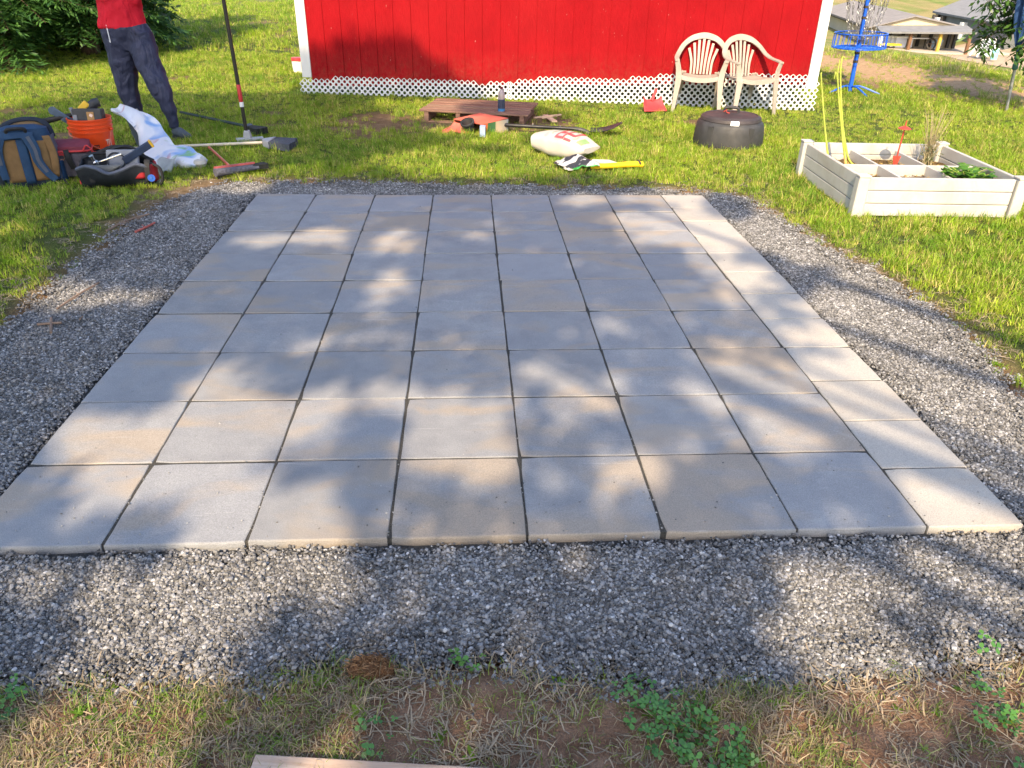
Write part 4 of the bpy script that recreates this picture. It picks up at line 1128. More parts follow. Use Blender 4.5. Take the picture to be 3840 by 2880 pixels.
# ---- black lidded bin
M_BLACKP = pm('black_plastic', (0.032, 0.032, 0.034), .6, .3, 9, .12, 120, .5, dirt=(.10, .09, .08), dirt_amt=.3)
M_LIDP = pm('faded_black_lid', (0.045, 0.036, 0.038), .58, .3, 5, .15, 90, .5, dirt=(.12, .10, .10), dirt_amt=.4)
M_STEEL = pm('bright_latch', (.62, .63, .65), .28, .1, 8, .05, metal=.9)
M_RUST = pm('red_cord', (.32, .05, .04), .7)
bn = thing('compost_bin', 'black round plastic bin with a domed lid standing in the grass', 'bin', (2.41, 5.33, 0), R(-14))
MB().lathe([(.0, .0), (.305, .0), (.308, .03), (.307, .08), (.303, .14), (.295, .19), (.282, .212), (.262, .224), (.255, .232), (.25, .225), (.2, .225)], 56).build('body', M_BLACKP, bn, smooth=True)
lid = MB().lathe([(.262, .222), (.268, .228), (.262, .252), (.236, .268), (.228, .262), (.20, .266), (.12, .276), (0, .280)], 56).build('lid', M_LIDP, bn, smooth=True)
MB().tube(spline([(-.06, .05, .276), (-.05, .05, .315), (.05, .05, .315), (.06, .05, .276)], 4), .014, 6, sx=1.6).build('handle', M_BLACKP, lid)
MB().tube(spline([(-.07, .02, .282), (-.045, .04, .30), (-.05, -.03, .29), (-.02, -.05, .283)], 5), .005, 5).build('cord', M_RUST, lid)
MB().box((.02, -.264, .232), (.075, .018, .04), Matrix.Rotation(R(-18), 3, 'X')).build('latch', M_STEEL, bn, bevel=.005)
for a in (-2.2, -.95):
    MB().box((.297 * math.cos(a), .297 * math.sin(a), .1), (.05, .02, .2), Matrix.Rotation(a + PI / 2, 3, 'Z')).build('side_rib', M_BLACKP, bn, bevel=.006)

# ---- white vinyl raised bed
M_VINYL = pm('white_vinyl', (0.45, 0.44, 0.415), .42, .05, 6, .05, 50, dirt=(.30, .26, .19), dirt_amt=.6)
M_SOIL = NT('potting_soil'); v = M_SOIL.coord('Object'); nz = M_SOIL.noise(v, 45, 6, .7)
M_SOIL.base(M_SOIL.ramp(nz, [(.3, (.05, .033, .02)), (.55, (.17, .11, .055)), (.75, (.36, .25, .10))]), .95, .1); M_SOIL.bump(nz, 1, .03); M_SOIL = M_SOIL.m
BW, BD, BH = 1.05, 1.06, .262
bed = thing('raised_bed', 'white vinyl raised garden bed divided into compartments', 'planter', BED_O, BED_ANG)
for nm, a, b in (('front', (0, 0), (BW, 0)), ('left', (0, 0), (0, BD)), ('back', (0, BD), (BW, BD)), ('right', (BW, 0), (BW, BD))):
    a = Vector((*a, 0)); b = Vector((*b, 0)); d = (b - a).normalized()
    for k in range(3):
        z0 = .005 + k * .085
        mb = MB(); mb.bar(a + d * .045 + Vector((0, 0, z0 + .0415)), b - d * .045 + Vector((0, 0, z0 + .0415)), .028, .081)
        mb.build('side_board', M_VINYL, bed, bevel=.0055)
for x_, y_ in ((0, 0), (BW, 0), (0, BD), (BW, BD)):
    mb = MB().box((x_, y_, BH / 2), (.075, .075, BH)); po = mb.build('corner_post', M_VINYL, bed, bevel=.012, seg=3)
    MB().box((x_, y_, BH + .006), (.08, .08, .014)).build('post_cap', M_VINYL, po, bevel=.005)
for x_ in (BW / 3, BW * 2 / 3):
    MB().box((x_, BD / 2, .165), (.018, BD - .04, .09)).build('divider', M_VINYL, bed, bevel=.003)
for y_ in (BD * .52,):
    MB().box((BW / 2, y_, .168), (BW - .04, .019, .088)).build('divider', M_VINYL, bed, bevel=.003)
mb = MB(); mb.grid(lambda u, v_: (lerp(.02, BW - .02, u), lerp(.02, BD - .02, v_), .125 + .022 * float(fbm(u * 9, v_ * 9, 4))), 40, 40)
mb.build('soil', M_SOIL, bed, smooth=True)
# dry mulch bits on the soil
t = NT('mulch'); tn = t.n('ShaderNodeAttribute', attribute_name='tint').outputs['Color']; t.base(tn, .9, .15)
V, Fc, Cc = [], [], []
for k in range(1400):
    x_, y_ = RNG.uniform(.03, BW - .03), RNG.uniform(.03, BD - .03); a = RNG.uniform(0, 6.28); l = RNG.uniform(.006, .02); w_ = RNG.uniform(.003, .007); z_ = .139 + RNG.random() * .012
    dx, dy = math.cos(a) * l, math.sin(a) * l; o0 = len(V); g = RNG.uniform(.3, 1.2)
    V += [(x_ - dx, y_ - dy, z_), (x_ + dy * w_ / l, y_ - dx * w_ / l, z_ + .004), (x_ + dx, y_ + dy, z_ + RNG.normal(0, .003)), (x_ - dy * w_ / l, y_ + dx * w_ / l, z_ + .002)]
    Fc.append((o0, o0 + 1, o0 + 2, o0 + 3)); Cc += [(.42 * g, .29 * g, .09 * g, 1)] * 4
ob_ = bpy.data.objects.new('mulch', attr_mesh('mulch', V, Fc, Cc, t.m)); COL.objects.link(ob_); ob_.parent = bed; tag(ob_, kind='stuff')
bedM = Matrix.Translation(BED_O) @ Matrix.Rotation(BED_ANG, 4, 'Z')
def inbed(x_, y_, z_=.135): return bedM @ Vector((x_, y_, z_))
# plants growing in it
M_LEEK = pm('leek_stalk', (.36, .42, .07), .5, .25, 9, .1, 60); M_LEEK2 = pm('leek_base', (.55, .40, .14), .6, .3, 9)
def stalks(label, loc, paths, r):
    th = thing('onion_stalks', label, 'plant', loc)
    for p in paths:
        p = [(x - .27 * z, y, z) for x, y, z in p]; pp = spline(p, 5); MB().tube(pp, [lerp(r, r * .35, i / (len(pp) - 1)) for i in range(len(pp))], 7).build('stalk', M_LEEK, th, smooth=True)
        MB().tube([p[0], Vector(p[0]).lerp(Vector(p[1]), .25)], [r * 1.5, r * 1.05], 7).build('stalk_base', M_LEEK2, th, smooth=True)
    return th
stalks('single tall onion stalk at the left of the raised bed', inbed(.10, .80), [[(0, 0, 0), (-.02, 0, .3), (-.025, .01, .62), (-.02, .01, .66)]], .008)
stalks('clump of tall bent onion stalks in the raised bed', inbed(.22, .78), [[(0, 0, 0), (-.025, 0, .3), (-.035, .01, .62), (-.015, .01, .74)], [(.03, .01, 0), (-.01, .01, .3), (-.01, .02, .62), (.01, .02, .76), (.035, .02, .74)],
       [(.07, -.02, 0), (.01, 0, .10), (-.025, .02, .45), (-.04, .02, .66), (-.055, .02, .62)]], .0085)
M_TWIG = pm('dry_twig', (.30, .25, .14), .8, .3, 10); M_TWIGG = leaf_mat('herb_leaf', (.07, .10, .03), (.16, .19, .06), .3)
th = thing('dry_herb', 'dry twiggy herb with pale seed stems at the back of the bed', 'plant', inbed(.86, .86))
rr = np.random.default_rng(9); Pl = []
mb = MB()
for q in range(46):
    a = rr.uniform(0, 6.28); h = rr.uniform(.14, .44); sp = rr.uniform(.02, .13); b0 = (rr.normal(0, .02), rr.normal(0, .02), 0)
    mb.tube(spline([b0, (math.cos(a) * sp * .4, math.sin(a) * sp * .4, h * .55), (math.cos(a) * sp, math.sin(a) * sp, h)], 3), [.0028, .0025, .0022, .002, .0018, .0016, .0009][:7], 4, caps=False)
    for w_ in range(7): s_ = rr.random() * .6; Pl.append((math.cos(a) * sp * s_, math.sin(a) * sp * s_, h * s_))
mb.build('stems', M_TWIG, th)
quads_obj('leaves', leaf_quads(np.array(Pl), .035, .006, rr), rr.random(len(Pl)), M_TWIGG, th)
def leafy(name, label, loc, n, rad, h, L, Wd, mat, seed):
    th = thing(name, label, 'plant', loc); rr = np.random.default_rng(seed); mb = MB(); Q, Cc = [], []
    for q in range(n):
        a = rr.uniform(0, 6.28); d = rad * math.sqrt(rr.random()); tip = np.array([math.cos(a) * d, math.sin(a) * d, h * rr.uniform(.5, 1)])
        mb.tube([(0, 0, 0), tuple(tip * [.5, .5, .75]), tuple(tip)], .0018, 4, caps=False)
        for w_ in range(3):
            aa = a + (w_ - 1) * 1.1; dv = np.array([math.cos(aa), math.sin(aa), rr.uniform(-.5, .3)]); s_ = np.array([-math.sin(aa), math.cos(aa), rr.normal(0, .2)]); l = L * rr.uniform(.7, 1.2); w2 = Wd * rr.uniform(.8, 1.2)
            Q.append([tip, tip + dv * l * .55 + s_ * w2 * .5, tip + dv * l, tip + dv * l * .55 - s_ * w2 * .5]); Cc.append(rr.random())
    mb.build('stems', M_LEEK, th); quads_obj('leaves', np.array(Q), Cc, mat, th); return th
leafy('strawberry_plant', 'leafy green strawberry plant in the front right compartment', inbed(.86, .30), 75, .15, .12, .055, .042, leaf_mat('strawberry_leaf', (.05, .15, .012), (.13, .28, .03), .3), 31)
# red stake with a small disc on top
M_REDM = pm('red_tool_paint', (.42, .05, .03), .5, .2, 12, .1, dirt=(.2, .07, .03))
sk = thing('garden_stake', 'small red metal stake with disc top standing in the bed', 'garden stake', inbed(.56, .74), 0, rot=(0, R(1), 0))
MB().tube([(0, 0, -.05), (0, 0, .30)], .0055, 6).build('rod', M_REDM, sk)
MB().lathe([(0, .315), (.012, .312), (.045, .298), (.046, .294), (.02, .288), (.006, .284), (.0, .284)], 20).lathe([(.005, .31), (.004, .35), (0, .352)], 8).build('disc', M_REDM, sk, smooth=True)
MB().prism([(-.03, .0), (.03, .0), (.008, -.095), (-.008, -.095)], .006, Matrix.Translation((0, .003, .10)) @ Matrix.Rotation(R(90), 4, 'X')).build('blade', M_REDM, sk, bevel=.001)

# ---- disc golf basket
M_BLUE = pm('blue_powder_coat', (0.012, 0.10, 0.62), .35, .12, 8, .05); M_CHAIN = pm('galvanised_chain', (.30, .31, .32), .4, .3, 30, .1, metal=.7)
gb = thing('disc_golf_basket', 'blue disc golf basket with hanging chains beyond the shed corner', 'disc golf basket', (4.96, 8.47, 0), 0, rot=(0, R(-1.2), 0))
MB().tube([(0, 0, .02), (0, 0, 1.42)], .026, 12).build('pole', M_BLUE, gb, smooth=True)
for z_ in (.36, .46, .86, .98): MB().tube([(0, 0, z_), (0, 0, z_ + .03)], .031, 12).build('pole_collar', M_FDARK, gb)
for a in (R(-160), R(-35), R(-80), R(80)):
    MB().tube(spline([(0, 0, .07), (math.cos(a) * .12, math.sin(a) * .12, .085), (math.cos(a) * .36, math.sin(a) * .36, .01)], 4), .011, 6).build('leg', M_BLUE, gb)
tray = thing('x', '', '', (0, 0, 0)) if False else None
mb = MB()
def ring(mb, r_, z_, rad, n=36): mb.tube([(r_ * math.cos(a), r_ * math.sin(a), z_) for a in np.linspace(0, 2 * PI, n + 1)], rad, 6, caps=False)
ring(mb, .31, .70, .008); bk_ = mb.build('basket_rim', M_BLUE, gb, smooth=True)
mb = MB(); ring(mb, .29, .535, .008); ring(mb, .15, .535, .005); mb.build('basket_base_ring', M_BLUE, gb, smooth=True)
for k in range(24):
    a = k * 2 * PI / 24; c_, s_ = math.cos(a), math.sin(a)
    MB().tube(spline([(.31 * c_, .31 * s_, .70), (.315 * c_, .315 * s_, .56), (.29 * c_, .29 * s_, .533), (.02 * c_, .02 * s_, .535)], 3), .0048, 5).build('basket_wire', M_BLUE, bk_)
mb = MB(); ring(mb, .30, 1.32, .012); mb.lathe([(.30, 1.33), (.30, 1.40), (.27, 1.42), (0, 1.43)], 30); mb.build('top_band', M_BLUE, gb)
link = MB().tube([(.011 * math.cos(a), 0, .022 * math.sin(a)) for a in np.linspace(0, 2 * PI, 9)], .0035, 4, caps=False)
for k in range(12):
    a = k * 2 * PI / 12 + .2; mb = MB(); outer = k % 2 == 0; r0 = .27 if outer else .17
    pts = spline([(r0 * math.cos(a), r0 * math.sin(a), 1.32), (r0 * .86 * math.cos(a), r0 * .86 * math.sin(a), .95), (r0 * .55 * math.cos(a), r0 * .55 * math.sin(a), .70), (.03 * math.cos(a), .03 * math.sin(a), .60)], 6)
    for i in range(len(pts) - 1):
        d = (pts[i + 1] - pts[i]); q = max(1, round(d.length / .036))
        for j in range(q):
            p = pts[i] + d * ((j + .5) / q); M_ = d.to_track_quat('Z', 'Y').to_matrix().to_4x4() @ Matrix.Rotation((j % 2) * PI / 2 + i, 4, 'Z')
            mb.add([p + (M_ @ Vector(v_)) for v_ in link.v], link.f)
    tag(mb.build('chain', M_CHAIN, gb), kind='stuff')

# ---- furled blue umbrella on a steel pole
M_NAVY = pm('blue_canvas', (.018, .055, .16), .8, .25, 6, .3); M_ALU = pm('grey_pole', (.33, .34, .35), .4, .15, 10, .1, metal=.6)
ub = thing('furled_umbrella', 'furled blue umbrella on a grey pole at the right edge', 'umbrella', (6.30, 7.28, 0), 0, rot=(0, R(-7), 0))
MB().tube([(0, 0, -.05), (0, 0, .50)], .018, 10).build('pole', M_ALU, ub, smooth=True)
MB().lathe([(.018, .44), (.03, .45), (.03, .50), (.022, .51), (.022, .55), (.03, .56), (.026, .60), (.014, .61), (.012, .9)], 12).build('pole_joint', pm('green_joint', (.03, .12, .09), .5), ub, smooth=True)
mb = MB(); mb.grid(lambda u, v_: ((.012 + .10 * math.sin(min(1, v_ * 1.6) * PI / 2) * (1 - .6 * v_ * v_)) * (1 + .28 * math.sin(u * 2 * PI * 7)) * math.cos(u * 2 * PI), (.012 + .10 * math.sin(min(1, v_ * 1.6) * PI / 2) * (1 - .6 * v_ * v_)) * (1 + .28 * math.sin(u * 2 * PI * 7)) * math.sin(u * 2 * PI), .60 + v_ * 1.0), 56, 14, closeu=True)
mb.build('canopy', M_NAVY, ub, smooth=True)
MB().bar((.30, .10, .0), (.42, .06, .32), .03, .03).build('prop_leg', M_FDARK, ub)

# ================================================================ THINGS ON THE LAWN
t = NT('pallet_wood'); v = t.coord('Object'); g_ = t.noise(t.mapping(v, (2, 30, 30)), 1.6, 6, .65, .6); ob2 = t.n('ShaderNodeObjectInfo').outputs['Random']
c = t.ramp(g_, [(.3, (.10, .050, .036)), (.55, (.23, .125, .09)), (.8, (.36, .22, .16))]); c = t.mix(t.rng(ob2, 0, 1, 0, .4), c, (.26, .19, .14)); t.base(c, .85, .2); t.bump(g_, .5, .006); M_PALLET = t.m
ca_, cb_, cc_ = A(1571, 411, .12), A(1632, 366, .12), A(1978, 431, .12)
ex = (cc_ - ca_); PLn = ex.length; pang = math.atan2(ex.y, ex.x); PDp = .74
pl = thing('wooden_pallet', 'low brown wooden pallet in front of the shed', 'pallet', (ca_.x, ca_.y, 0), pang)
for k in range(6):
    mb = MB().box((PLn / 2 + random.gauss(0, .004), .05 + k * (PDp - .1) / 5, .112 + random.gauss(0, .0015)), (PLn + random.uniform(-.02, .01), .094, .016), Matrix.Rotation(random.gauss(0, .006), 3, 'Z')); mb.build('deck_board', M_PALLET, pl, bevel=.002)
for x_ in (.07, PLn * .36, PLn * .66, PLn - .06):
    MB().box((x_, PDp / 2, .058), (.045, PDp - .02, .09)).build('stringer', M_PALLET, pl, bevel=.003)
for y_ in (.06, PDp - .06): MB().box((PLn / 2, y_, .006), (PLn - .02, .09, .013)).build('bottom_board', M_PALLET, pl, bevel=.002)
# bottle
bp = A(1880, 417, .121); M_CLEAR = NT('bottle_plastic'); M_CLEAR.base((.72, .60, .60), .12, .5); M_CLEAR.b.inputs['Transmission Weight'].default_value = .55; M_CLEAR = M_CLEAR.m
bt = thing('drink_bottle', 'drink bottle with dark label standing on the pallet', 'bottle', (bp.x, bp.y, .121))
MB().lathe([(0, 0), (.032, 0), (.034, .005), (.034, .148), (.032, .16), (.031, .17), (.026, .188), (.013, .203), (.012, .21), (0, .21)], 24).build('body', M_CLEAR, bt, smooth=True)
MB().lathe([(.0348, .028), (.0352, .03), (.0352, .112), (.0348, .114)], 24).build('label_band', pm('dark_label', (.035, .045, .08), .5), bt, smooth=True)
MB().lathe([(.0346, .003), (.0350, .005), (.0350, .027), (.0346, .029)], 24).build('blue_band', pm('blue_label', (.03, .16, .36), .5), bt, smooth=True)
MB().lathe([(0, .229), (.014, .229), (.0152, .226), (.0152, .209), (.012, .209)], 18).build('cap', pm('maroon_cap', (.11, .012, .02), .5), bt, smooth=True)

# cardboard box, open, on its side
M_BOXR = pm('red_carton', (.58, .13, .085), .6, .12, 7, .1, dirt=(.7, .35, .25), dirt_amt=.35); M_BOXI = pm('carton_inside', (.42, .30, .19), .85)
M_BOXT = NT('printed_carton_side'); v = M_BOXT.coord('Object'); sx_ = M_BOXT.n('ShaderNodeSeparateXYZ'); M_BOXT.l(v, sx_.inputs[0])
M_BOXT.base(M_BOXT.ramp(M_BOXT.rng(sx_.outputs[0], 0, .34), [(0, (.5, .12, .05)), (.14, (.5, .12, .05)), (.16, (.05, .12, .05)), (.45, (.06, .16, .06)), (.5, (.55, .42, .26)), (.9, (.6, .5, .38)), (.96, (.4, .4, .36))]), .6, .3); M_BOXT = M_BOXT.m
b0 = A(1815, 512); b1 = A(1885, 497); fx = (b1 - b0).normalized()
bx = thing('cardboard_box', 'open red cardboard box lying in the grass by the pallet', 'box', (b0.x, b0.y, 0.0), math.atan2(fx.y, fx.x))
W_, Dp, Hh = .36, .37, .115
MB().box((W_ / 2 - .02, Dp / 2, Hh), (W_, Dp, .005), Matrix.Rotation(R(-2), 3, 'Y')).build('top_panel', M_BOXR, bx)
MB().box((W_ / 2 - .02, .002, Hh / 2), (W_, .005, Hh - .004)).build('side_panel', M_BOXT, bx)
MB().box((W_ / 2 - .02, Dp, Hh / 2), (W_, .005, Hh - .004)).build('side_panel', M_BOXR, bx)
MB().box((W_ / 2 - .02, Dp / 2, .006), (W_, Dp, .005)).build('bottom_panel', M_BOXI, bx)
MB().box((W_ - .022, Dp / 2, Hh / 2), (.005, Dp - .01, Hh - .006)).build('end_panel', M_BOXR, bx)
for c_, d_, r_ in (((-.085, Dp / 2 + .04, .055), (.11, .25, .004), Matrix.Rotation(R(-35), 3, 'Y')), ((-.12, Dp - .02, .03), (.16, .09, .004), Matrix.Rotation(R(-12), 3, 'Y')), ((-.05, -.03, .06), (.07, .05, .095), Matrix.Rotation(R(40), 3, 'Z'))):
    MB().box(c_, d_, r_).build('flap', M_BOXR if d_[2] < .05 else pm('blue_flap', (.28, .36, .50), .6), bx)
fp = Vector((b0.x, b0.y, 0)) + fx * -.06 + Vector((-fx.y, fx.x, 0)) * .13
fn = thing('black_pot', 'small black pot sitting in the open end of the red box', 'pot', (fp.x, fp.y, .05), rot=(R(20), R(-15), 0))
MB().lathe([(0, 0), (.045, 0), (.058, .06), (.062, .085), (.054, .085), (.05, .065), (.04, .01), (0, .01)], 20).build('body', M_BLACKP, fn, smooth=True)
MB().lathe([(.062, .07), (.068, .072), (.068, .088), (.06, .09)], 20).build('rim', M_BLACKP, fn, smooth=True)

# black shovel lying down
s0_, s1_, s2_ = A(1888, 474, .05), A(2180, 489, .05), A(2290, 505, .05)
sv = thing('black_shovel', 'long black shovel lying behind the white sack', 'shovel', (s1_.x, s1_.y, 0), math.atan2(s1_.y - s0_.y, s1_.x - s0_.x)); Ls = (s1_ - s0_).length
MB().tube([(-Ls - .1, 0, .065), (-Ls * .5, 0, .062), (-.05, 0, .062)], .017, 10).build('handle', pm('black_handle', (.02, .02, .022), .4), sv, smooth=True)
MB().tube(spline([(-.06, 0, .062), (.02, 0, .05), (.08, -.0, .028), (.12, 0, .03)], 5), [.02] * 10 + [.018] * 6, 8).build('socket', M_BLACKP, sv, smooth=True)
mb = MB(); mb.grid(lambda u, v_: (lerp(.08, .37, v_), (u - .5) * lerp(.17, .20, min(1, v_ * 3)) * (1 - .55 * max(0, v_ - .75) / .25), .03 + .10 * v_ * v_ + .035 * (2 * u - 1) ** 2 * (1 - v_ * .7)), 10, 12)
mb.build('blade', pm('dark_steel', (.07, .075, .085), .38, .25, 10, .1, metal=.6), sv, smooth=True, solid=.003)
MB().box((-Ls * .62, 0, .086), (.012, .03, .012)).build('rivet', M_STEEL, sv)
MB().box((-.2, 0, .083), (.012, .026, .01)).build('rivet', M_STEEL, sv)

# white sack
def loft(name, fn, nu, nv, mat, parent, **kw):
    mb = MB(); mb.grid(fn, nu, nv, closeu=True)
    o0 = 0; mb.f.append(tuple(reversed(range(nu)))); mb.mi.append(0); mb.f.append(tuple(range(nu * nv, nu * nv + nu))); mb.mi.append(0)
    return mb.build(name, mat, parent, smooth=True, **kw)
k0, k1 = A(2025, 545, .06), A(2200, 580, .06); dv = k1 - k0; LS = dv.length + .05
sk_ = thing('white_sack', 'plump white sack with red print lying on the lawn', 'sack', (k0.x, k0.y, 0), math.atan2(dv.y, dv.x))
def sackf(u, v_):
    a = u * 2 * PI; prof_ = (math.sin(min(1, .45 + v_ * 1.3) * PI / 2)) * (1 - .8 * (max(0, v_ - .62) / .38) ** 1.5)
    ry = .14 * (.72 + .28 * prof_); rz = .105 * prof_
    ca2, sa2 = math.cos(a), math.sin(a); ca2 = math.copysign(abs(ca2) ** .75, ca2); sa2 = math.copysign(abs(sa2) ** .75, sa2)
    wr = 1 + .045 * float(fbm(u * 9 + 3, v_ * 6, 8) - .5) * 2 + .03 * math.sin(v_ * 25 + 3 * math.sin(a)) * max(0, v_ - .5)
    x = v_ * LS + .012 * math.sin(a * 2)
    return (x, ry * ca2 * wr, max(.004, .105 * .98 + rz * sa2 * wr + .004))
M_SACK = pm('white_woven_sack', (.46, .43, .38), .6, .06, 8, .3, 160, dirt=(.5, .45, .36), dirt_amt=.3); M_PRINTR = pm('red_print', (.62, .07, .08), .6, .1, 8, 0); M_PRINTG = pm('grey_green_print', (.30, .32, .25), .6, .1, 8, 0); M_PRINTP = pm('pink_print', (.70, .30, .32), .6, .1, 8, 0)
loft('sack_body', sackf, 36, 28, M_SACK, sk_)
def decal(parent, fn, u0, u1, v0, v1, mat, off=.003, nu=8, nv=8, name='print', shape=None):
    mb = MB(); e = 1e-3
    def s_(a, b):
        u = lerp(u0, u1, a); v_ = lerp(v0, v1, b)
        if shape: u, v_ = shape(a, b)
        p = Vector(fn(u, v_)); du = Vector(fn(u + e, v_)) - p; dvv = Vector(fn(u, v_ + e)) - p; n = du.cross(dvv); n = n.normalized() if n.length > 0 else Vector((0, 0, 1))
        c_ = Vector(fn(.25, .5)) if False else None
        if n.z < 0: n = -n
        return p + n * off
    mb.grid(s_, nu, nv); return mb.build(name, mat, parent, smooth=True, recalc=False)
def ringd(cu, cv, r0, r1, a0=0, a1=2 * PI): return lambda a, b: (cu + lerp(r0, r1, b) * math.cos(lerp(a0, a1, a)) * .42, cv + lerp(r0, r1, b) * math.sin(lerp(a0, a1, a)))
# u runs round the sack (.5 far side .. .25 top .. 0 near side); v runs along it
decal(sk_, sackf, 0, 1, 0, 1, M_PRINTG, nu=24, nv=2, shape=ringd(.30, .58, .20, .225, R(60), R(300)))
decal(sk_, sackf, .30, .42, .44, .60, M_PRINTP, off=.0025)
for (u0, u1, v0, v1) in ((.18, .40, .47, .50), (.36, .40, .50, .60), (.26, .30, .50, .58), (.20, .40, .60, .63), (.37, .41, .64, .76), (.27, .31, .64, .74), (.14, .30, .72, .755)):
    decal(sk_, sackf, u0, u1, v0, v1, M_PRINTR, off=.004, nu=6, nv=3)
decal(sk_, sackf, .33, .40, .26, .32, M_PRINTP, nu=4, nv=3)
decal(sk_, sackf, .24, .36, .84, .93, pm('green_print', (.22, .33, .14), .6), nu=6, nv=4)
# crumpled torn bag in front of the sack
p0, p1 = A(2125, 628, .03), A(2215, 600, .06); dv2 = p1 - p0
cb = thing('torn_bag', 'crumpled grey, black and green plastic bag at the foot of the white sack', 'plastic bag', (p0.x, p0.y, 0), math.atan2(dv2.y, dv2.x))
def cbf(u, v_):
    x = lerp(-.03, .20, u); y = lerp(-.14, .12, v_); z = .035 + .055 * math.sin(u * PI) * math.sin(v_ * PI) + .05 * (float(fbm(u * 5, v_ * 5, 44)) - .5) + .03 * u
    return (x + .02 * math.sin(v_ * 6), y + .03 * math.sin(u * 5), max(.008, z))
t = NT('bag_print'); v = t.coord('Object'); sx_ = t.n('ShaderNodeSeparateXYZ'); t.l(v, sx_.inputs[0])
blk = t.rng(t.noise(t.mapping(v, (16, 24, 6), rot=(0, 0, .7)), 1.0, 1, .4), .52, .56)
c = t.mix(blk, (.42, .42, .43), (.03, .03, .035)); gr = t.rng(t.math('ADD', sx_.outputs[1], t.math('MULTIPLY', sx_.outputs[0], .5)), -.085, -.07, 1, 0); c = t.mix(gr, c, (.03, .36, .05)); t.base(c, .35, .5)
mb = MB(); mb.grid(cbf, 18, 18); mb.build('sheet', t.m, cb, smooth=True, solid=.002)
mb = MB(); mb.grid(lambda u, v_: (lerp(-.06, .03, u), lerp(-.11, -.02, v_) , .02 + .03 * float(fbm(u * 6, v_ * 6, 4))), 8, 8); mb.build('white_corner', M_SACK, cb, smooth=True, solid=.002)
# yellow handled saw
y0, y1 = A(2222, 630, .03), A(2412, 624, .03); dy_ = y1 - y0
ys_ = thing('yellow_saw', 'saw with a long yellow handle lying beside the torn bag', 'saw', (y0.x, y0.y, 0), math.atan2(dy_.y, dy_.x)); Ly = dy_.length
mb = MB(); band(mb, spline([(-.02, 0, .04), (Ly * .4, 0, .045), (Ly * .8, 0, .05), (Ly, 0, .045)], 5), lambda t_: lerp(.034, .050, t_), .026, lambda t_: (0, -.6, 1)); mb.build('handle', pm('yellow_plastic', (.78, .50, .015), .4, .08, 10, .05), ys_, bevel=.008)
MB().tube([(Ly - .035, -.03, .06), (Ly - .035, .03, .07)], .008, 8).build('hang_hole', M_BLACKP, ys_)
mb = MB(); mb.add([(.02, .03, .06), (.22, .035, .055), (.17, .11, .062), (.02, .09, .075)], [(0, 1, 2, 3)]); mb.build('blade', pm('dull_blade', (.52, .50, .46), .5, .1, 8, .05), ys_, solid=.004)
# red dustpan
dp = A(2455, 424)
du_ = thing('red_dustpan', 'red plastic dustpan lying in front of the lattice', 'dustpan', (dp.x, dp.y, .02), R(12), rot=(R(22), 0, R(8)))
M_REDP = pm('red_plastic', (.50, .045, .05), .45, .12, 8, .05, dirt=(.3, .1, .1))
mb = MB(); mb.grid(lambda u, v_: ((u - .5) * lerp(.26, .20, v_), lerp(-.02, .16, v_), .012 + .05 * (abs(2 * u - 1) ** 6) * v_ + .03 * v_ ** 4), 14, 8); mb.build('pan', M_REDP, du_, smooth=True, solid=.005)
MB().tube(spline([(0, .15, .035), (.03, .19, .09), (.045, .21, .15)], 4), [.022, .02, .018, .017, .016, .016, .016, .015, .012], 8).build('handle', M_REDP, du_, smooth=True)
# scraps of wood beside the pallet
M_RAW = pm('raw_pine', (.62, .42, .28), .75, .15, 9, .3)
for (xa, ya, xb, yb, z_, w_, lab) in ((2003, 441, 2104, 430, .05, .02, 'thin pale wooden stick lying right of the pallet'), (2045, 432, 2080, 456, .03, .055, 'short splintered wood offcut under the pale stick')):
    pa, pb = A(xa, ya, z_), A(xb, yb, z_); th = thing('wood_scrap', lab, 'wood', ((pa + pb) / 2 - Vector((0, 0, z_))), group='wood scraps by the pallet'); o_ = (pa + pb) / 2 - Vector((0, 0, z_))
    MB().bar(pa - o_, pb - o_, w_, .014).build('piece', M_RAW, th, bevel=.002)
    MB().bar(pa.lerp(pb, .3) - o_ + Vector((.0, -.02, -.01)), pa.lerp(pb, .75) - o_ + Vector((.03, .03, -.012)), w_ * .8, .01).build('splinter', M_RAW, th)
# white paint tub behind the shed corner
wp = A(1122, 270)
pt = thing('paint_tub', 'white tub with red rim band behind the left shed corner', 'tub', (wp.x, wp.y, 0))
MB().lathe([(0, 0), (.078, 0), (.085, .145), (.0, .145)], 24).build('body', M_FWHITE, pt, smooth=True)
MB().lathe([(.0855, .145), (.09, .147), (.09, .185), (.084, .187), (0, .187)], 24).build('lid', M_REDP, pt, smooth=True)
MB().tube(spline([(-.09, 0, .16), (-.06, -.06, .10), (.06, -.06, .10), (.09, 0, .16)], 5), .0025, 5).build('bail', M_STEEL, pt)

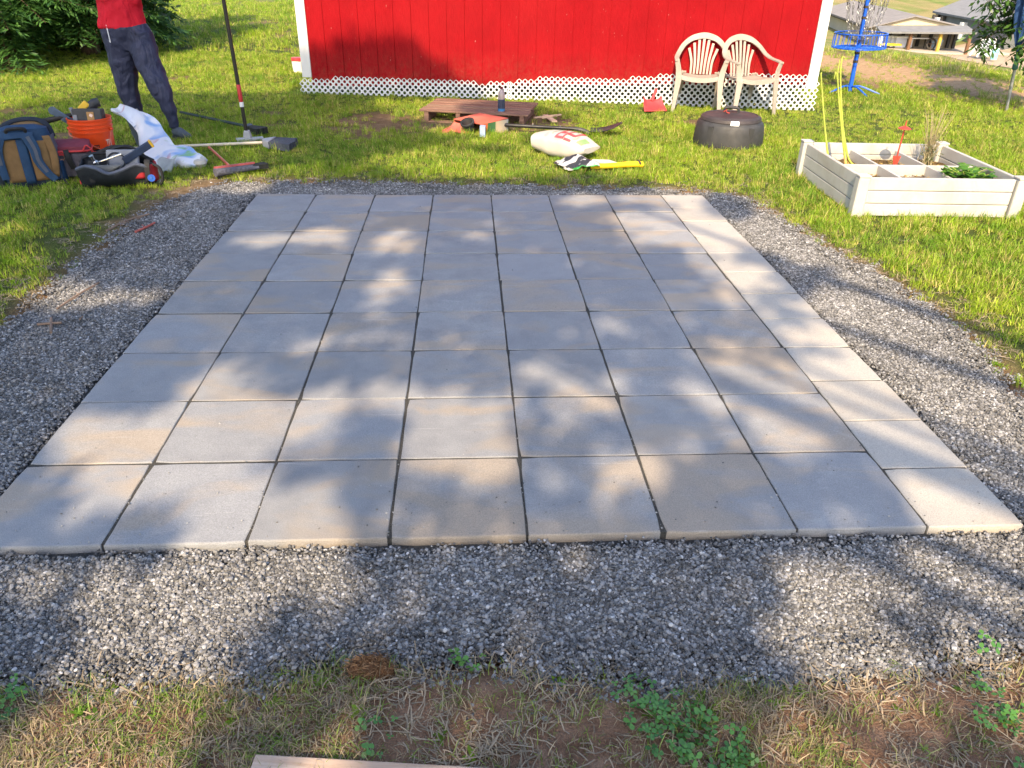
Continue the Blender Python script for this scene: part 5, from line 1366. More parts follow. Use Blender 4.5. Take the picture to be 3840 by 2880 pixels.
# ================================================================ TOOLS AND BAGS AT THE LEFT
def sel(a, n): return math.copysign(abs(a) ** n, a)
def rounded_body(w, d, h, ex=.45, taper=lambda v_: 1.0, lean=lambda v_: (0, 0), wob=.012, seed=1):
    def f(u, v_):
        a = u * 2 * PI; k = taper(v_); lx, ly = lean(v_)
        endk = min(1, (min(v_, 1 - v_) / .06 + .55)) if min(v_, 1 - v_) < .03 else 1
        wv = 1 + wob * (float(fbm(math.cos(a) * 2 + 5, math.sin(a) * 2 + v_ * 4, seed)) - .5) * 4
        return (lx + w / 2 * k * endk * wv * sel(math.cos(a), ex), ly + d / 2 * k * endk * wv * sel(math.sin(a), ex), v_ * h)
    return f
M_BPB = pm('blue_pack_cloth', (.016, .046, .105), .75, .25, 9, .4, 220, .3, dirt=(.06, .12, .2)); M_BPD = pm('dark_pack_cloth', (.016, .022, .035), .8, .25, 9, .4, 220, .3)
M_BPT = pm('tan_mesh_panel', (.19, .112, .05), .85, .2, 14, .6, 260, .2); M_BPI = pm('tan_lining', (.30, .20, .11), .9, .15, 10, .3)
M_BPG = pm('slate_cloth', (.075, .085, .115), .8, .2, 9, .4, 220)
M_WEB = pm('black_webbing', (.014, .014, .016), .7, .2, 20, .3, 240); M_BRASS = pm('copper_ring', (.55, .28, .14), .4, .1, 9, 0, metal=.8)

bp_ = A(128, 700); bpk = thing('backpack', 'blue backpack with tan back panel standing open on the grass', 'backpack', (bp_.x, bp_.y + .02, 0), R(-14), rot=(R(-5), 0, R(26)))
bf = rounded_body(.37, .23, .40, .42, lambda v_: 1.0 - .16 * v_ ** 3, lambda v_: (0, .12), .02, 3)
body = loft('body', bf, 40, 18, M_BPB, bpk)
def onback(x, z, off=.006):            # point on the camera-side face
    return Vector((x, .12 - .115 * (1.0 - .16 * (z / .40) ** 3) - off, z))
def panel(name, x0, x1, z0, z1, mat, off, parent, bulge=.008, curve=0.0):
    mb = MB(); mb.grid(lambda u, v_: onback(lerp(x0, x1, u) + curve * math.sin(v_ * PI), lerp(z0, z1, v_), off + bulge * math.sin(u * PI) * math.sin(min(1, v_ * 1.2) * PI)), 8, 12); return mb.build(name, mat, parent, smooth=True, solid=.006)
panel('back_panel', -.145, -.035, .035, .315, M_BPT, .010, bpk); panel('back_panel', .02, .135, .035, .30, M_BPT, .010, bpk)
panel('spine_strap', -.045, .012, .02, .32, M_BPB, .016, bpk, .004)
panel('bottom_panel', -.17, .17, .0, .035, M_BPD, .006, bpk, .002)
for pts, nm in (([(-.14, .335), (-.165, .26), (-.168, .16), (-.16, .06)], 'shoulder_strap'), ([(.03, .335), (.055, .25), (.06, .17), (.095, .09), (.14, .03)], 'shoulder_strap')):
    mb = MB(); band(mb, spline([onback(x, z, .028) for x, z in pts], 5), lambda t_: lerp(.075, .045, t_), .016, lambda t_: (0, -1, 0)); st = mb.build(nm, M_BPB, bpk, bevel=.006)
    mb = MB(); band(mb, spline([onback(x + .002, z, .0375) for x, z in pts[:-1]], 5), .022, .004, lambda t_: (0, -1, 0)); mb.build('strap_seam', M_BPG, st)
mb = MB(); band(mb, spline([onback(-.15, .335, .016), onback(-.05, .345, .02), onback(.07, .338, .016)], 4), .045, .02, lambda t_: (0, -1, .3)); mb.build('yoke', M_BPB, bpk, bevel=.006)
MB().tube(spline([onback(-.085, .355, .012), onback(-.075, .385, .03), onback(.02, .385, .03), onback(.03, .355, .012)], 5), .012, 8).build('haul_loop', M_WEB, bpk, smooth=True)
panel('side_panel_trim', .118, .165, .05, .33, M_BPT, .012, bpk, .006, .02)
# opened top flap standing up behind
mb = MB(); mb.grid(lambda u, v_: (.16 * math.cos(PI * (1 - u)) * (1 + .05 * math.sin(v_ * PI)) + .02, .20 + .02 * math.sin(u * PI), .362 + .062 * math.sin(PI * u) * v_ - .05 * (1 - math.sin(u * PI))), 20, 6); mb.build('top_flap_lining', M_BPI, bpk, smooth=True, solid=.004)
MB().tube(spline([(-.165, .16, .325), (-.12, .20, .385), (-.02, .225, .425), (.10, .215, .425), (.165, .18, .385), (.185, .14, .31)], 6), .013, 8, sx=1.8).build('flap_edge', M_BPD, bpk, smooth=True)
mb = MB(); mb.grid(lambda u, v_: (.172 + .025 * math.sin(u * PI) * (1 if v_ < .8 else .7), lerp(.03, .21, u), lerp(.0, .33, v_)), 8, 12); mb.build('side_gusset', M_BPG, bpk, smooth=True, solid=.006)
mb = MB(); mb.grid(lambda u, v_: (.185 + .03 * math.sin(u * PI), lerp(.04, .20, u), lerp(.0, .15, v_)), 8, 8); sp_ = mb.build('side_pocket', M_BPB, bpk, smooth=True, solid=.006)
MB().tube([(.205 + .018 * math.cos(a), .085, .165 + .018 * math.sin(a)) for a in np.linspace(0, 2 * PI, 17)], .005, 6, caps=False).build('ring', M_BRASS, sp_)
MB().tube(spline([(.17, .0, .03), (.2, -.05, .012), (.17, -.09, .006), (.21, -.1, .004)], 4), .006, 5).build('strap_tail', M_WEB, bpk)
MB().box((-.20, .03, .05), (.05, .05, .10)).build('hip_belt', M_BPD, bpk, bevel=.01)

# ---- lunch bag between pack and bucket
lp = A(262, 668)
lb = thing('lunch_bag', 'grey and maroon zipped cooler bag between backpack and bucket', 'bag', (lp.x + .02, lp.y + .08, 0), 0, rot=(0, R(2), R(20)))
lf = rounded_body(.25, .22, .20, .4, lambda v_: 1 - .05 * v_, lambda v_: (0, 0), .02, 6)
M_MAR = pm('maroon_cloth', (.15, .022, .04), .75, .2, 9, .3); M_REDC = pm('red_cord_trim', (.50, .04, .045), .6, .1, 9, .1); M_LGREY = pm('grey_heather', (.085, .075, .095), .85, .25, 30, .3)
loft('body', lf, 32, 10, M_LGREY, lb)
lid_ = loft('lid', lambda u, v_: (lambda p: (p[0] * 1.03, p[1] * 1.03, .202 + p[2] * .2 + .008 * math.sin(u * 6.28)))(lf(u, v_)), 32, 6, M_MAR, lb)
MB().tube([(.132 * sel(math.cos(a), .4), .117 * sel(math.sin(a), .4), .198) for a in np.linspace(0, 2 * PI, 41)], .007, 6, caps=False).build('zip_piping', M_REDC, lb)
mb = MB(); band(mb, spline([(-.03, -.118, .21), (-.02, -.135, .15), (.0, -.125, .08)], 5), .035, .008, lambda t_: (0, -1, 0)); mb.build('front_strap', M_WEB, lb)
MB().tube(spline([(.08, -.12, .20), (.11, -.13, .24), (.15, -.125, .18), (.12, -.13, .12), (.15, -.13, .07), (.145, -.13, .0)], 5), .005, 6).build('cord', M_REDC, lb)
for k_, (z0, z1) in enumerate(((.185, .20), (.17, .185))): MB().box((-.075 + .02 * k_, -.115, (z0 + z1) / 2), (.07, .012, .010)).build('logo_bar', M_REDC, lb)
MB().box((.05, -.114, .13), (.10, .008, .10)).build('front_pocket', M_LGREY, lb, bevel=.004)

# ---- orange bucket
bu = A(355, 628)
bk2 = thing('orange_bucket', 'orange plastic bucket full of tools', 'bucket', (bu.x, bu.y + .10, 0))
M_ORG = pm('orange_plastic', (.74, .065, .008), .38, .06, 6, .05, 60, .5)
MB().lathe([(0, .0), (.128, .0), (.131, .004), (.144, .255), (.151, .257), (.151, .268), (.1455, .270), (.146, .285), (.153, .287), (.153, .298), (.1475, .300), (.148, .315), (.155, .317), (.155, .328), (.150, .330), (.151, .345), (.156, .347), (.156, .355), (.149, .356), (.146, .345), (.13, .02), (0, .02)], 56).build('body', M_ORG, bk2, smooth=True)
MB().tube(spline([(-.155, -.02, .275), (-.11, -.125, .245), (-.02, -.165, .22), (.06, -.155, .17), (.13, -.10, .135), (.155, -.02, .275)], 6), .0042, 6).build('bail', pm('orange_wire', (.55, .12, .06), .5), bk2)
for s in (-1, 1): MB().tube([(s * .148, -.02, .275), (s * .166, -.02, .275)], .012, 10).build('bail_ear', M_ORG, bk2)
def onbk(th_, z, off=.0022):
    r_ = lerp(.131, .144, z / .255) + off; a = -PI / 2 + th_; return (r_ * math.cos(a), r_ * math.sin(a), z)
def bkpatch(t0, t1, z0, z1, mat, skew=0.0, name='print', off=.002):
    mb = MB(); mb.grid(lambda u, v_: onbk(lerp(t0, t1, u), lerp(z0, z1, v_) + skew * (u - .5), off), 8, 2); return mb.build(name, mat, bk2, smooth=True, recalc=False)
M_INK = pm('black_ink', (.015, .013, .012), .5, .1, 9, 0)
M_INKW = pm('white_ink', (.75, .55, .45), .5, .1, 9, 0)
bkpatch(.10, .62, .150, .172, M_INK, .006)
for q in range(7): bkpatch(.13 + q * .068, .165 + q * .068, .154, .168, M_ORG, .0, off=.0028)
bkpatch(.20, .62, .118, .144, M_INK, .004); bkpatch(.26, .44, .100, .118, M_INK, .0); bkpatch(.50, .60, .096, .118, M_INK, 0); bkpatch(.30, .40, .124, .130, M_ORG, 0, off=.0028)
bkpatch(1.02, 1.36, .196, .204, M_INKW, .0); bkpatch(1.16, 1.22, .135, .196, M_INKW, 0); bkpatch(1.30, 1.35, .115, .196, M_INKW, 0); bkpatch(1.06, 1.10, .165, .196, M_INKW, 0)
# tools standing in the bucket
B0 = Vector((bu.x, bu.y + .10, 0))
M_YEL = pm('yellow_tool_plastic', (.72, .43, .03), .42, .1, 9, .05); M_DGR = pm('charcoal_plastic', (.028, .030, .036), .5, .2, 9, .15); M_MGR = pm('grey_plastic', (.20, .21, .24), .5, .15, 9, .1); M_BRONZE = pm('bronze_label', (.36, .19, .06), .5, .15, 12, .05)
tc = thing('tool_case', 'dark charcoal tool case with bronze label standing in the bucket', 'tool case', B0 + Vector((.015, -.03, .30)), rot=(R(-10), 0, R(6)))
MB().box((0, 0, .035), (.21, .09, .17)).build('shell', M_DGR, tc, bevel=.014, seg=3)
MB().box((.025, -.047, .035), (.05, .006, .12)).build('label_plate', M_BRONZE, tc, bevel=.002)
MB().box((.03, -.051, .07), (.022, .004, .02), Matrix.Rotation(.5, 3, 'Y')).build('label_mark', M_INKW, tc)
MB().box((.03, -.051, .0), (.03, .004, .014)).build('label_mark', M_INK, tc)
MB().box((-.085, -.047, .03), (.03, .006, .09)).build('grip_plate', M_MGR, tc, bevel=.002)
dr = thing('cordless_tool', 'yellow and black power tool sticking out of the bucket', 'power tool', B0 + Vector((-.05, .05, .33)), rot=(R(-8), R(28), R(15)))
MB().tube(spline([(0, 0, -.06), (.0, 0, .06), (.02, 0, .13), (.05, 0, .16)], 4), [.03] * 6 + [.036] * 4 + [.033] * 3, 12).build('body', M_DGR, dr, smooth=True)
MB().box((-.035, -.012, .085), (.05, .045, .08), Matrix.Rotation(R(20), 3, 'Y')).build('yellow_housing', M_YEL, dr, bevel=.01)
MB().box((-.08, -.01, .03), (.06, .04, .035), Matrix.Rotation(R(-15), 3, 'Y')).build('grip', M_YEL, dr, bevel=.01)
tb = thing('pry_bar', 'flat blue steel bar leaning out of the bucket to the left', 'pry bar', B0 + Vector((-.10, -.02, .30)), rot=(0, R(-52), R(8)))
MB().bar((0, 0, -.08), (0, 0, .17), .055, .014, (0, 1, 0)).build('shaft', pm('blue_steel', (.09, .13, .20), .4, .15, 9, .1, metal=.5), tb, bevel=.004)
MB().lathe([(0, -.006), (.03, -.006), (.03, .006), (0, .006)], 16, (0, 0, 0)).build('round_end', pm('blue_steel', (.09, .13, .20)), tb).matrix_local = Matrix.Translation((0, 0, .17)) @ Matrix.Rotation(PI / 2, 4, 'X')
hd = thing('hammer', 'black handled hammer laid from the bucket rim towards the backpack', 'hammer', B0 + Vector((-.17, -.02, .36)), rot=(0, R(78), R(12)))
MB().tube([(0, 0, -.17), (0, 0, -.05), (0, 0, .06)], [.022, .02, .014], 10).build('grip', M_WEB, hd, smooth=True)
MB().bar((-.05, 0, .07), (.05, 0, .07), .025, .025).build('head', M_MGR, hd, bevel=.005)

# ---- open black tool bag
tg = A(425, 700); TB = Vector((tg.x + .045, tg.y + .06, 0))
tbag = thing('tool_bag', 'open black tool bag with red end pocket lying on the grass', 'tool bag', TB, rot=(0, 0, R(7))); tbag.scale = (.95, .88, .95)
M_TBB = pm('black_nylon', (.010, .013, .020), .65, .3, 9, .35, 240, .35)
def bagwall(sy):
    def f(u, v_):
        x = lerp(-.255, .22, u); y = sy * lerp(.095, lerp(.10, .165, math.sin(u * PI)), v_) - .02 * v_; z = v_ * (.155 + .075 * math.sin(u * PI) * (1 if sy > 0 else .15)) + .01
        return (x + .02 * (v_ - .5) * (1 if u > .5 else -1), y + .008 * math.sin(u * 9) + sy * .028 * math.sin(v_ * PI) * math.sin(u * PI), z + v_ * (.022 * math.sin(u * 11 + sy) - .03 * (math.sin(u * PI) if sy < 0 else 0)))
    return f
for sy in (-1, 1):
    mb = MB(); mb.grid(bagwall(sy), 18, 8); w_ = mb.build('side_wall', M_TBB, tbag, smooth=True, solid=.010)
    mb = MB(); band(mb, spline([bagwall(sy)(u, 1.0) for u in np.linspace(0, 1, 7)], 3), .025, .012, lambda t_: (0, -.5, 1)); mb.build('rim_binding', M_BPG if sy < 0 else M_WEB, w_)
for sx, u in ((-1, 0.0), (1, 1.0)):
    mb = MB()
    mb.grid(lambda a, b: tuple(Vector(bagwall(-1)(u, b)).lerp(Vector(bagwall(1)(u, b)), a) + Vector((sx * .03 * math.sin(a * PI) * (1 - .4 * b), 0, -.04 * math.sin(a * PI) * b))), 10, 8); mb.build('end_wall', M_TBB, tbag, smooth=True, solid=.010)
MB().box((-.02, 0, .014), (.46, .19, .02)).build('base', M_TBB, tbag, bevel=.006)
mb = MB(); mb.grid(lambda u, v_: (lerp(-.20, .06, u), -.128 - .012 * math.sin(v_ * PI) - .006 * v_, .178 - .085 * v_ * (1 - abs(2 * u - 1)) - .004), 14, 6); mb.build('folded_flap', pm('grey_nylon_lining', (.10, .105, .11), .7, .2, 9, .3), tbag, smooth=True, solid=.006)
mb = MB(); mb.grid(lambda u, v_: (.235 + .035 * math.sin(u * PI), lerp(-.12, .05, u), lerp(.04, .165, v_)), 8, 6); ep = mb.build('end_pocket', pm('red_nylon', (.26, .012, .018), .7, .15, 9, .3), tbag, smooth=True, solid=.006)
mb = MB(); mb.grid(lambda u, v_: (lerp(.10, .20, u), -.118 - .012 * math.sin(u * PI), lerp(.07, .155, v_) * (1 if u < .9 else .95)), 6, 5); mb.build('front_pocket', pm('red_nylon', (.26, .012, .018)), tbag, smooth=True, solid=.006)
for x_ in (-.17, .215):
    mb = MB(); band(mb, spline([(x_, -.125, .05), (x_ + .01, -.13, .15), (x_ + .015, -.10, .20)], 4), .035, .006, lambda t_: (0, -1, 0)); mb.build('web_strap', M_WEB, tbag)
MB().tube(spline([(.20, -.06, .18), (.30, -.09, .14), (.31, -.10, .05), (.27, -.11, .0)], 5), .009, 6, sx=1.8).build('carry_strap', M_WEB, tbag)
MB().tube(spline([(-.16, .14, .21), (-.05, .17, .245), (.10, .15, .225), (.14, .10, .18)], 5), .014, 8).build('carry_handle', M_WEB, tbag, smooth=True)
MB().box((-.262, -.08, .045), (.01, .03, .03)).build('red_tab', M_REDC, tbag, bevel=.003)
def inbag(x, y, z): return TB + Matrix.Rotation(R(7), 3, 'Z') @ Vector((x * .95, y * .88, z * .95))
ta = thing('tape_roll', 'blue tape roll at the red end of the tool bag', 'tape', inbag(.245, -.145, .075), rot=(R(75), 0, R(25)))
MB().lathe([(.013, -.010), (.024, -.010), (.025, -.008), (.025, .008), (.024, .010), (.013, .010), (.013, -.010)], 28).build('tape', pm('blue_tape', (.012, .075, .36), .5, .1, 9, .05), ta, smooth=True)
MB().lathe([(.0, -.012), (.0135, -.008), (.0135, .008), (.0, .012)], 20).build('core', pm('tape_core', (.02, .09, .32), .7), ta)
st_ = thing('spirit_level', 'dark blue level with yellow end lying out of the tool bag', 'level', inbag(.13, .07, .22), rot=(0, R(-28), R(22)))
MB().box((0, 0, 0), (.22, .05, .045)).build('bar', pm('navy_bar', (.02, .035, .075), .5), st_, bevel=.004)
MB().box((.115, 0, 0), (.016, .054, .05)).build('end_cap', M_YEL, st_, bevel=.004)
sc_ = thing('socket_wrench', 'small chrome wrench with white shank lying in the tool bag', 'wrench', inbag(-.06, -.01, .19), rot=(R(15), R(-15), R(10)))
MB().tube([(-.09, 0, 0), (.10, .0, .01)], [.006, .008], 8).build('shank', pm('chrome', (.7, .7, .7), .2, .1, 9, 0, metal=.9), sc_, smooth=True)
MB().lathe([(0, -.01), (.02, -.01), (.021, .012), (.013, .02), (.013, .045), (.016, .05), (.016, .06), (0, .06)], 16, (-.09, 0, 0)).build('head', pm('chrome', (.7, .7, .7)), sc_, smooth=True)
gs = thing('grey_tool_case', 'rounded grey plastic case inside the open tool bag', 'tool case', inbag(.02, .04, .10), rot=(R(-20), 0, R(4)))
MB().box((0, 0, .06), (.22, .035, .16)).build('shell', M_MGR, gs, bevel=.03, seg=4)
MB().tube([(.06 * math.cos(a) - .04, -.022, .06 + .055 * math.sin(a)) for a in np.linspace(0, 2 * PI, 25)], .006, 6, caps=False).build('ring_rib', M_DGR, gs)

# ---- printed plastic sack, half empty, draped to the right of the bucket
M_BAGP = NT('printed_poly_sack'); t = M_BAGP; v = t.coord('Object')
w1 = t.noise(t.mapping(v, (4.2, 7, 5)), 1.0, 2, .4, .6); w2 = t.noise(t.mapping(v, (6, 4, 6), loc=(3, 1, 7)), 1.0, 2, .4, .8); w3 = t.noise(t.mapping(v, (6, 8, 6), loc=(9, 4, 2)), 1.0, 2, .4, .4)
c = t.mix(t.rng(w1, .56, .68, 0, .8), (.60, .62, .68), (.10, .27, .60)); c = t.mix(t.rng(w2, .62, .70, 0, .8), c, (.42, .08, .09)); c = t.mix(t.rng(w3, .65, .70, 0, .8), c, (.16, .36, .08)); t.base(c, .32, .5); t.bump(t.noise(v, 26, 4, .6), .5, .01); M_BAGP = t.m
pb = A(600, 600); PB = Vector((pb.x, pb.y, 0))
bag = thing('printed_sack', 'half empty white and blue printed plastic sack draped beside the bucket', 'plastic sack', PB)
spine = [A(430, 410, .30) - PB + Vector((0, .05, 0)), A(500, 432, .29) - PB, A(548, 470, .22) - PB, A(575, 525, .13) - PB, A(608, 572, .075) - PB, A(660, 588, .06) - PB, A(712, 600, .05) - PB, A(755, 612, .04) - PB]
sp2 = spline(spine, 4)
def bagf(u, v_):
    i = min(len(sp2) - 2, int(v_ * (len(sp2) - 1))); fr = v_ * (len(sp2) - 1) - i; p = sp2[i].lerp(sp2[i + 1], fr); t_ = (sp2[i + 1] - sp2[i]).normalized()
    s_ = t_.cross(Vector((0, -.55, 1))).normalized(); n_ = s_.cross(t_)
    wd = lerp(.055, .13, min(1, v_ * 1.6)) * (1 - .55 * max(0, v_ - .72) / .28); thk = lerp(.016, .055, max(0, v_ - .35) / .65) * (1 - .35 * max(0, v_ - .85) / .15)
    a = u * 2 * PI; wr = 1 + .35 * (float(fbm(u * 7 + 2, v_ * 9, 15)) - .5)
    q = p + s_ * (wd * math.cos(a)) * wr + n_ * (thk * math.sin(a) * wr + .012 * math.sin(a * 3 + v_ * 14))
    return (q.x, q.y, max(.006, q.z))
loft('sack_body', bagf, 36, 40, M_BAGP, bag)
e0 = sp2[-1]; mb = MB(); mb.lathe([(0, -.02), (.04, -.012), (.052, .012), (.04, .035), (0, .045)], 16, (e0.x - .01, e0.y, .03)); mb.build('filled_end', M_SACK, bag, smooth=True)
mb = MB(); q0, q1, q2, q3 = [A(x, y, z) - PB for x, y, z in ((590, 600, .08), (668, 585, .09), (640, 640, .02), (596, 655, .012))]
mb.grid(lambda u, v_: tuple(q0.lerp(q1, u).lerp(q3.lerp(q2, u), v_) + Vector((0, 0, .015 * math.sin(u * 7 + v_ * 4)))), 10, 10); mb.build('torn_flap', pm('grey_poly', (.34, .35, .33), .4, .15, 9, .2), bag, smooth=True, solid=.002)
mb = MB(); q0, q1, q2, q3 = [A(x, y, z) - PB for x, y, z in ((578, 612, .06), (600, 640, .03), (602, 690, .006), (570, 690, .006))]
mb.grid(lambda u, v_: tuple(q0.lerp(q1, u).lerp(q3.lerp(q2, u), v_) + Vector((.008 * math.sin(v_ * 9), 0, .01 * math.sin(u * 7 + v_ * 9)))), 8, 8); mb.build('trailing_corner', M_SACK, bag, smooth=True, solid=.002)
# slate coloured card pack propping the sack
sl0 = A(545, 560)
cd = thing('slate_packet', 'slate grey packet propped upright under the plastic sack', 'packet', (sl0.x, sl0.y + .03, 0), rot=(R(-14), R(-16), R(6)))
MB().box((0, 0, .13), (.115, .035, .25)).build('carton', pm('slate_card', (.035, .055, .07), .6, .15, 9, .05), cd, bevel=.004)
MB().box((0, -.002, .285), (.113, .034, .06)).build('pale_top', M_SACK, cd, bevel=.003)
for q, (x_, z_, w_) in enumerate(((-.025, .225, .03), (.012, .228, .028), (-.02, .205, .018), (.015, .205, .03), (.012, .185, .018))): MB().box((x_, -.019, z_), (w_, .003, .008)).build('print', M_FWHITE, cd)

# ---- brooms
M_BRIST = pm('grey_bristle', (.05, .06, .078), .8, .35, 60, .6, 300); M_BRISTB = pm('black_bristle', (.014, .016, .014), .8, .3, 60, .6, 300); M_WOODH = pm('pale_wood_handle', (.52, .46, .36), .55, .12, 14, .15)
def fan(name, parent, mat, org, d, up, w0, w1, L, th, n=9):
    """bristles: a fan of flat strips, slightly splayed"""
    d = Vector(d).normalized(); s_ = d.cross(Vector(up)).normalized(); n_ = s_.cross(d)
    for k in range(n):
        f = (k + .5) / n - .5; mb = MB(); jl = L * (1 - .18 * abs(f) + random.uniform(-.05, .03))
        a0 = Vector(org) + s_ * (f * w0); a1 = Vector(org) + d * jl + s_ * (f * w1)
        sw0, sw1 = w0 / n * .96, w1 / n * .98
        mb.add([a0 - s_ * sw0 / 2 - n_ * th / 2, a0 + s_ * sw0 / 2 - n_ * th / 2, a0 + s_ * sw0 / 2 + n_ * th / 2, a0 - s_ * sw0 / 2 + n_ * th / 2,
                a1 - s_ * sw1 / 2 - n_ * th * .7, a1 + s_ * sw1 / 2 - n_ * th * .7, a1 + s_ * sw1 / 2 + n_ * th * .5, a1 - s_ * sw1 / 2 + n_ * th * .5],
               [(3, 2, 1, 0), (4, 5, 6, 7), (0, 1, 5, 4), (1, 2, 6, 5), (2, 3, 7, 6), (3, 0, 4, 7)])
        mb.build(name, mat, parent)
# pale handled broom lying flat
g0, g1 = A(470, 558, .04), A(995, 534, .05); gd = (g1 - g0).normalized()
br = thing('angle_broom', 'grey bristled broom with pale wooden handle lying across the grass', 'broom', (g1.x, g1.y, 0)); O1 = Vector((g1.x, g1.y, 0))
MB().tube([g0 - O1, g1 - O1], .0125, 10).build('handle', M_WOODH, br, smooth=True)
cp = g1 - O1; mb = MB(); mb.add([cp + Vector(q) for q in ((-.02, -.03, -.03), (.05, -.11, -.035), (.075, .10, -.03), (-.02, .03, -.03), (-.02, -.025, .03), (.05, -.10, .025), (.075, .09, .035), (-.02, .025, .03))], [(3, 2, 1, 0), (4, 5, 6, 7), (0, 1, 5, 4), (1, 2, 6, 5), (2, 3, 7, 6), (3, 0, 4, 7)]); mb.build('broom_cap', pm('grey_cap', (.22, .23, .26), .5), br, bevel=.008)
fan('bristles', br, M_BRIST, cp + Vector((.055, .0, .0)), (1, -.10, -.06), (0, 0, 1), .20, .27, .20, .05, 10)
# dark broom lying behind the standing pole
d0, d1 = A(678, 428, .03), A(925, 478, .05)
db = thing('dark_broom', 'dark broom with green black handle lying behind the standing broom', 'broom', (d1.x, d1.y, 0)); O2 = Vector((d1.x, d1.y, 0)); ddv = (d1 - d0).normalized()
MB().tube([d0 - O2 + Vector((0, 0, .02)), d1 - O2 + Vector((0, 0, .01))], [.012, .015], 8).build('handle', pm('dark_green_handle', (.012, .022, .02), .4), db, smooth=True)
c2 = d1 - O2; MB().tube([c2 - ddv * .02, c2 + ddv * .05], [.018, .045], 8).build('broom_cap', pm('blue_grey_cap', (.14, .17, .24), .5), db, smooth=True)
fan('bristles', db, M_BRISTB, c2 + ddv * .05, ddv, (0, 0, 1), .08, .14, .20, .045, 7)
# small red and grey hand broom in front
r0, r1, ra, rb = A(784, 552, .05), A(868, 630, .05), A(812, 662, .02), A(962, 640, .02)
rbm = thing('red_broom', 'worn broom with thin red handle by the gravel edge', 'broom', (r1.x, r1.y, 0)); O3 = Vector((r1.x, r1.y, 0))
MB().tube([r0 - O3, r1 - O3], .010, 8).build('handle', pm('red_tube', (.45, .09, .05), .4, .1, 9, .05), rbm, smooth=True)
ax_ = (rb - ra).normalized(); M3 = Matrix.Rotation(math.atan2(ax_.y, ax_.x), 3, 'Z'); Lb = (rb - ra).length; mid_ = (ra + rb) / 2 - O3
hf = lambda u, v_: tuple(mid_ + M3 @ Vector(((v_ - .5) * Lb * .98, .028 * math.cos(u * 2 * PI) * (1 - .25 * v_) + .02, .055 + .012 * math.sin(u * 2 * PI) * (1 - .3 * v_))))
loft('head', hf, 16, 8, pm('worn_red_head', (.30, .06, .05), .55, .2, 10, .1), rbm)
hf2 = lambda u, v_: tuple(mid_ + M3 @ Vector(((v_ - .5) * Lb * 1.05, .042 * math.cos(u * 2 * PI) - .005, .03 + .03 * math.sin(u * 2 * PI) * (1 - .35 * v_))))
loft('bristles', hf2, 18, 16, pm('dusty_bristle', (.08, .08, .10), .85, .4, 50, .8, 260, dirt=(.25, .25, .3)), rbm)
fan('bristle_tip', rbm, M_BRISTB, mid_ + M3 @ Vector((Lb * .4, 0, .035)), M3 @ Vector((1, -.05, 0)), (0, 0, 1), .06, .08, .12, .03, 5)

# ---- standing push broom held by the person
pb0 = A(930, 535, 0.0); PO = Vector((pb0.x, pb0.y, 0))
pbm = thing('push_broom', 'black and red handled push broom standing upright on the grass', 'broom', PO)
tip = Vector((-.045, .03, 1.42))
def onp(z): return Vector((0, 0, .09)).lerp(tip, (z - .09) / (1.42 - .09))
M_BHAND = pm('black_steel_tube', (.016, .014, .013), .35, .2, 9, .05)
MB().tube([onp(.09), onp(.44)], .0155, 10).build('lower_handle', M_BHAND, pbm, smooth=True)
MB().tube([onp(.34), onp(.345), onp(.475), onp(.48)], [.0165, .0178, .0178, .0165], 10).build('red_grip', pm('red_label', (.45, .03, .035), .4, .15, 9, .05), pbm, smooth=True)
MB().tube([onp(.30), onp(.34)], .0174, 10).build('white_label', M_FWHITE, pbm, smooth=True)
MB().tube([onp(.48), onp(1.42)], .0155, 10).build('upper_handle', M_BHAND, pbm, smooth=True)
MB().prism([(-.035, 0), (.045, 0), (.025, .085), (-.018, .085)], .05, Matrix.Translation((0, .025, .02)) @ Matrix.Rotation(R(90), 4, 'X')).build('bracket', pm('grey_bracket', (.33, .34, .36), .5, .1, 9, .05), pbm, bevel=.006)
MB().box((.02, 0, .03), (.23, .07, .025), Matrix.Rotation(R(20), 3, 'Z')).build('block', pm('grey_bracket', (.33, .34, .36)), pbm, bevel=.006)
fan('bristles', pbm, M_BRIST, (.02, 0, .025), (0, 0, -1), (-.34, .94, 0), .22, .24, .03, .06, 8)

# ================================================================ THE PERSON
PY = 5.55
def J(x, y, Y): return AY(x, y, Y)
hipR, kneeR, ankR = J(428, 168, 5.66), J(462, 300, 5.60), J(506, 428, 5.66)
hipL, kneeL, ankL = J(518, 176, 5.58), J(592, 322, 5.46), J(650, 462, 5.46)
pel = J(470, 140, 5.62); wst = J(458, 92, 5.62); hem = J(458, 100, 5.62)
chest = Vector((wst.x - .015, 5.60, wst.z + .30)); neck = Vector((wst.x + .0, 5.58, wst.z + .50)); head = Vector((neck.x + .02, 5.55, neck.z + .20))
shR = chest + Vector((-.17, .03, .13)); shL = chest + Vector((.17, -.02, .13))
handL = PO + onp(1.30); elbL = (shL + handL) / 2 + Vector((.02, -.02, -.10)); wrL = handL + (elbL - handL).normalized() * .075
elbR = shR + Vector((-.10, -.05, -.20)); wrR = elbR + Vector((.15, -.17, .10)); 
ankR, ankL = J(514, 440, 5.65), J(655, 470, 5.47)
base = Vector(((ankR.x + ankL.x) / 2, (ankR.y + ankL.y) / 2, 0))
person = thing('person', 'person in red T-shirt and navy track trousers standing behind the bags', 'person', base)
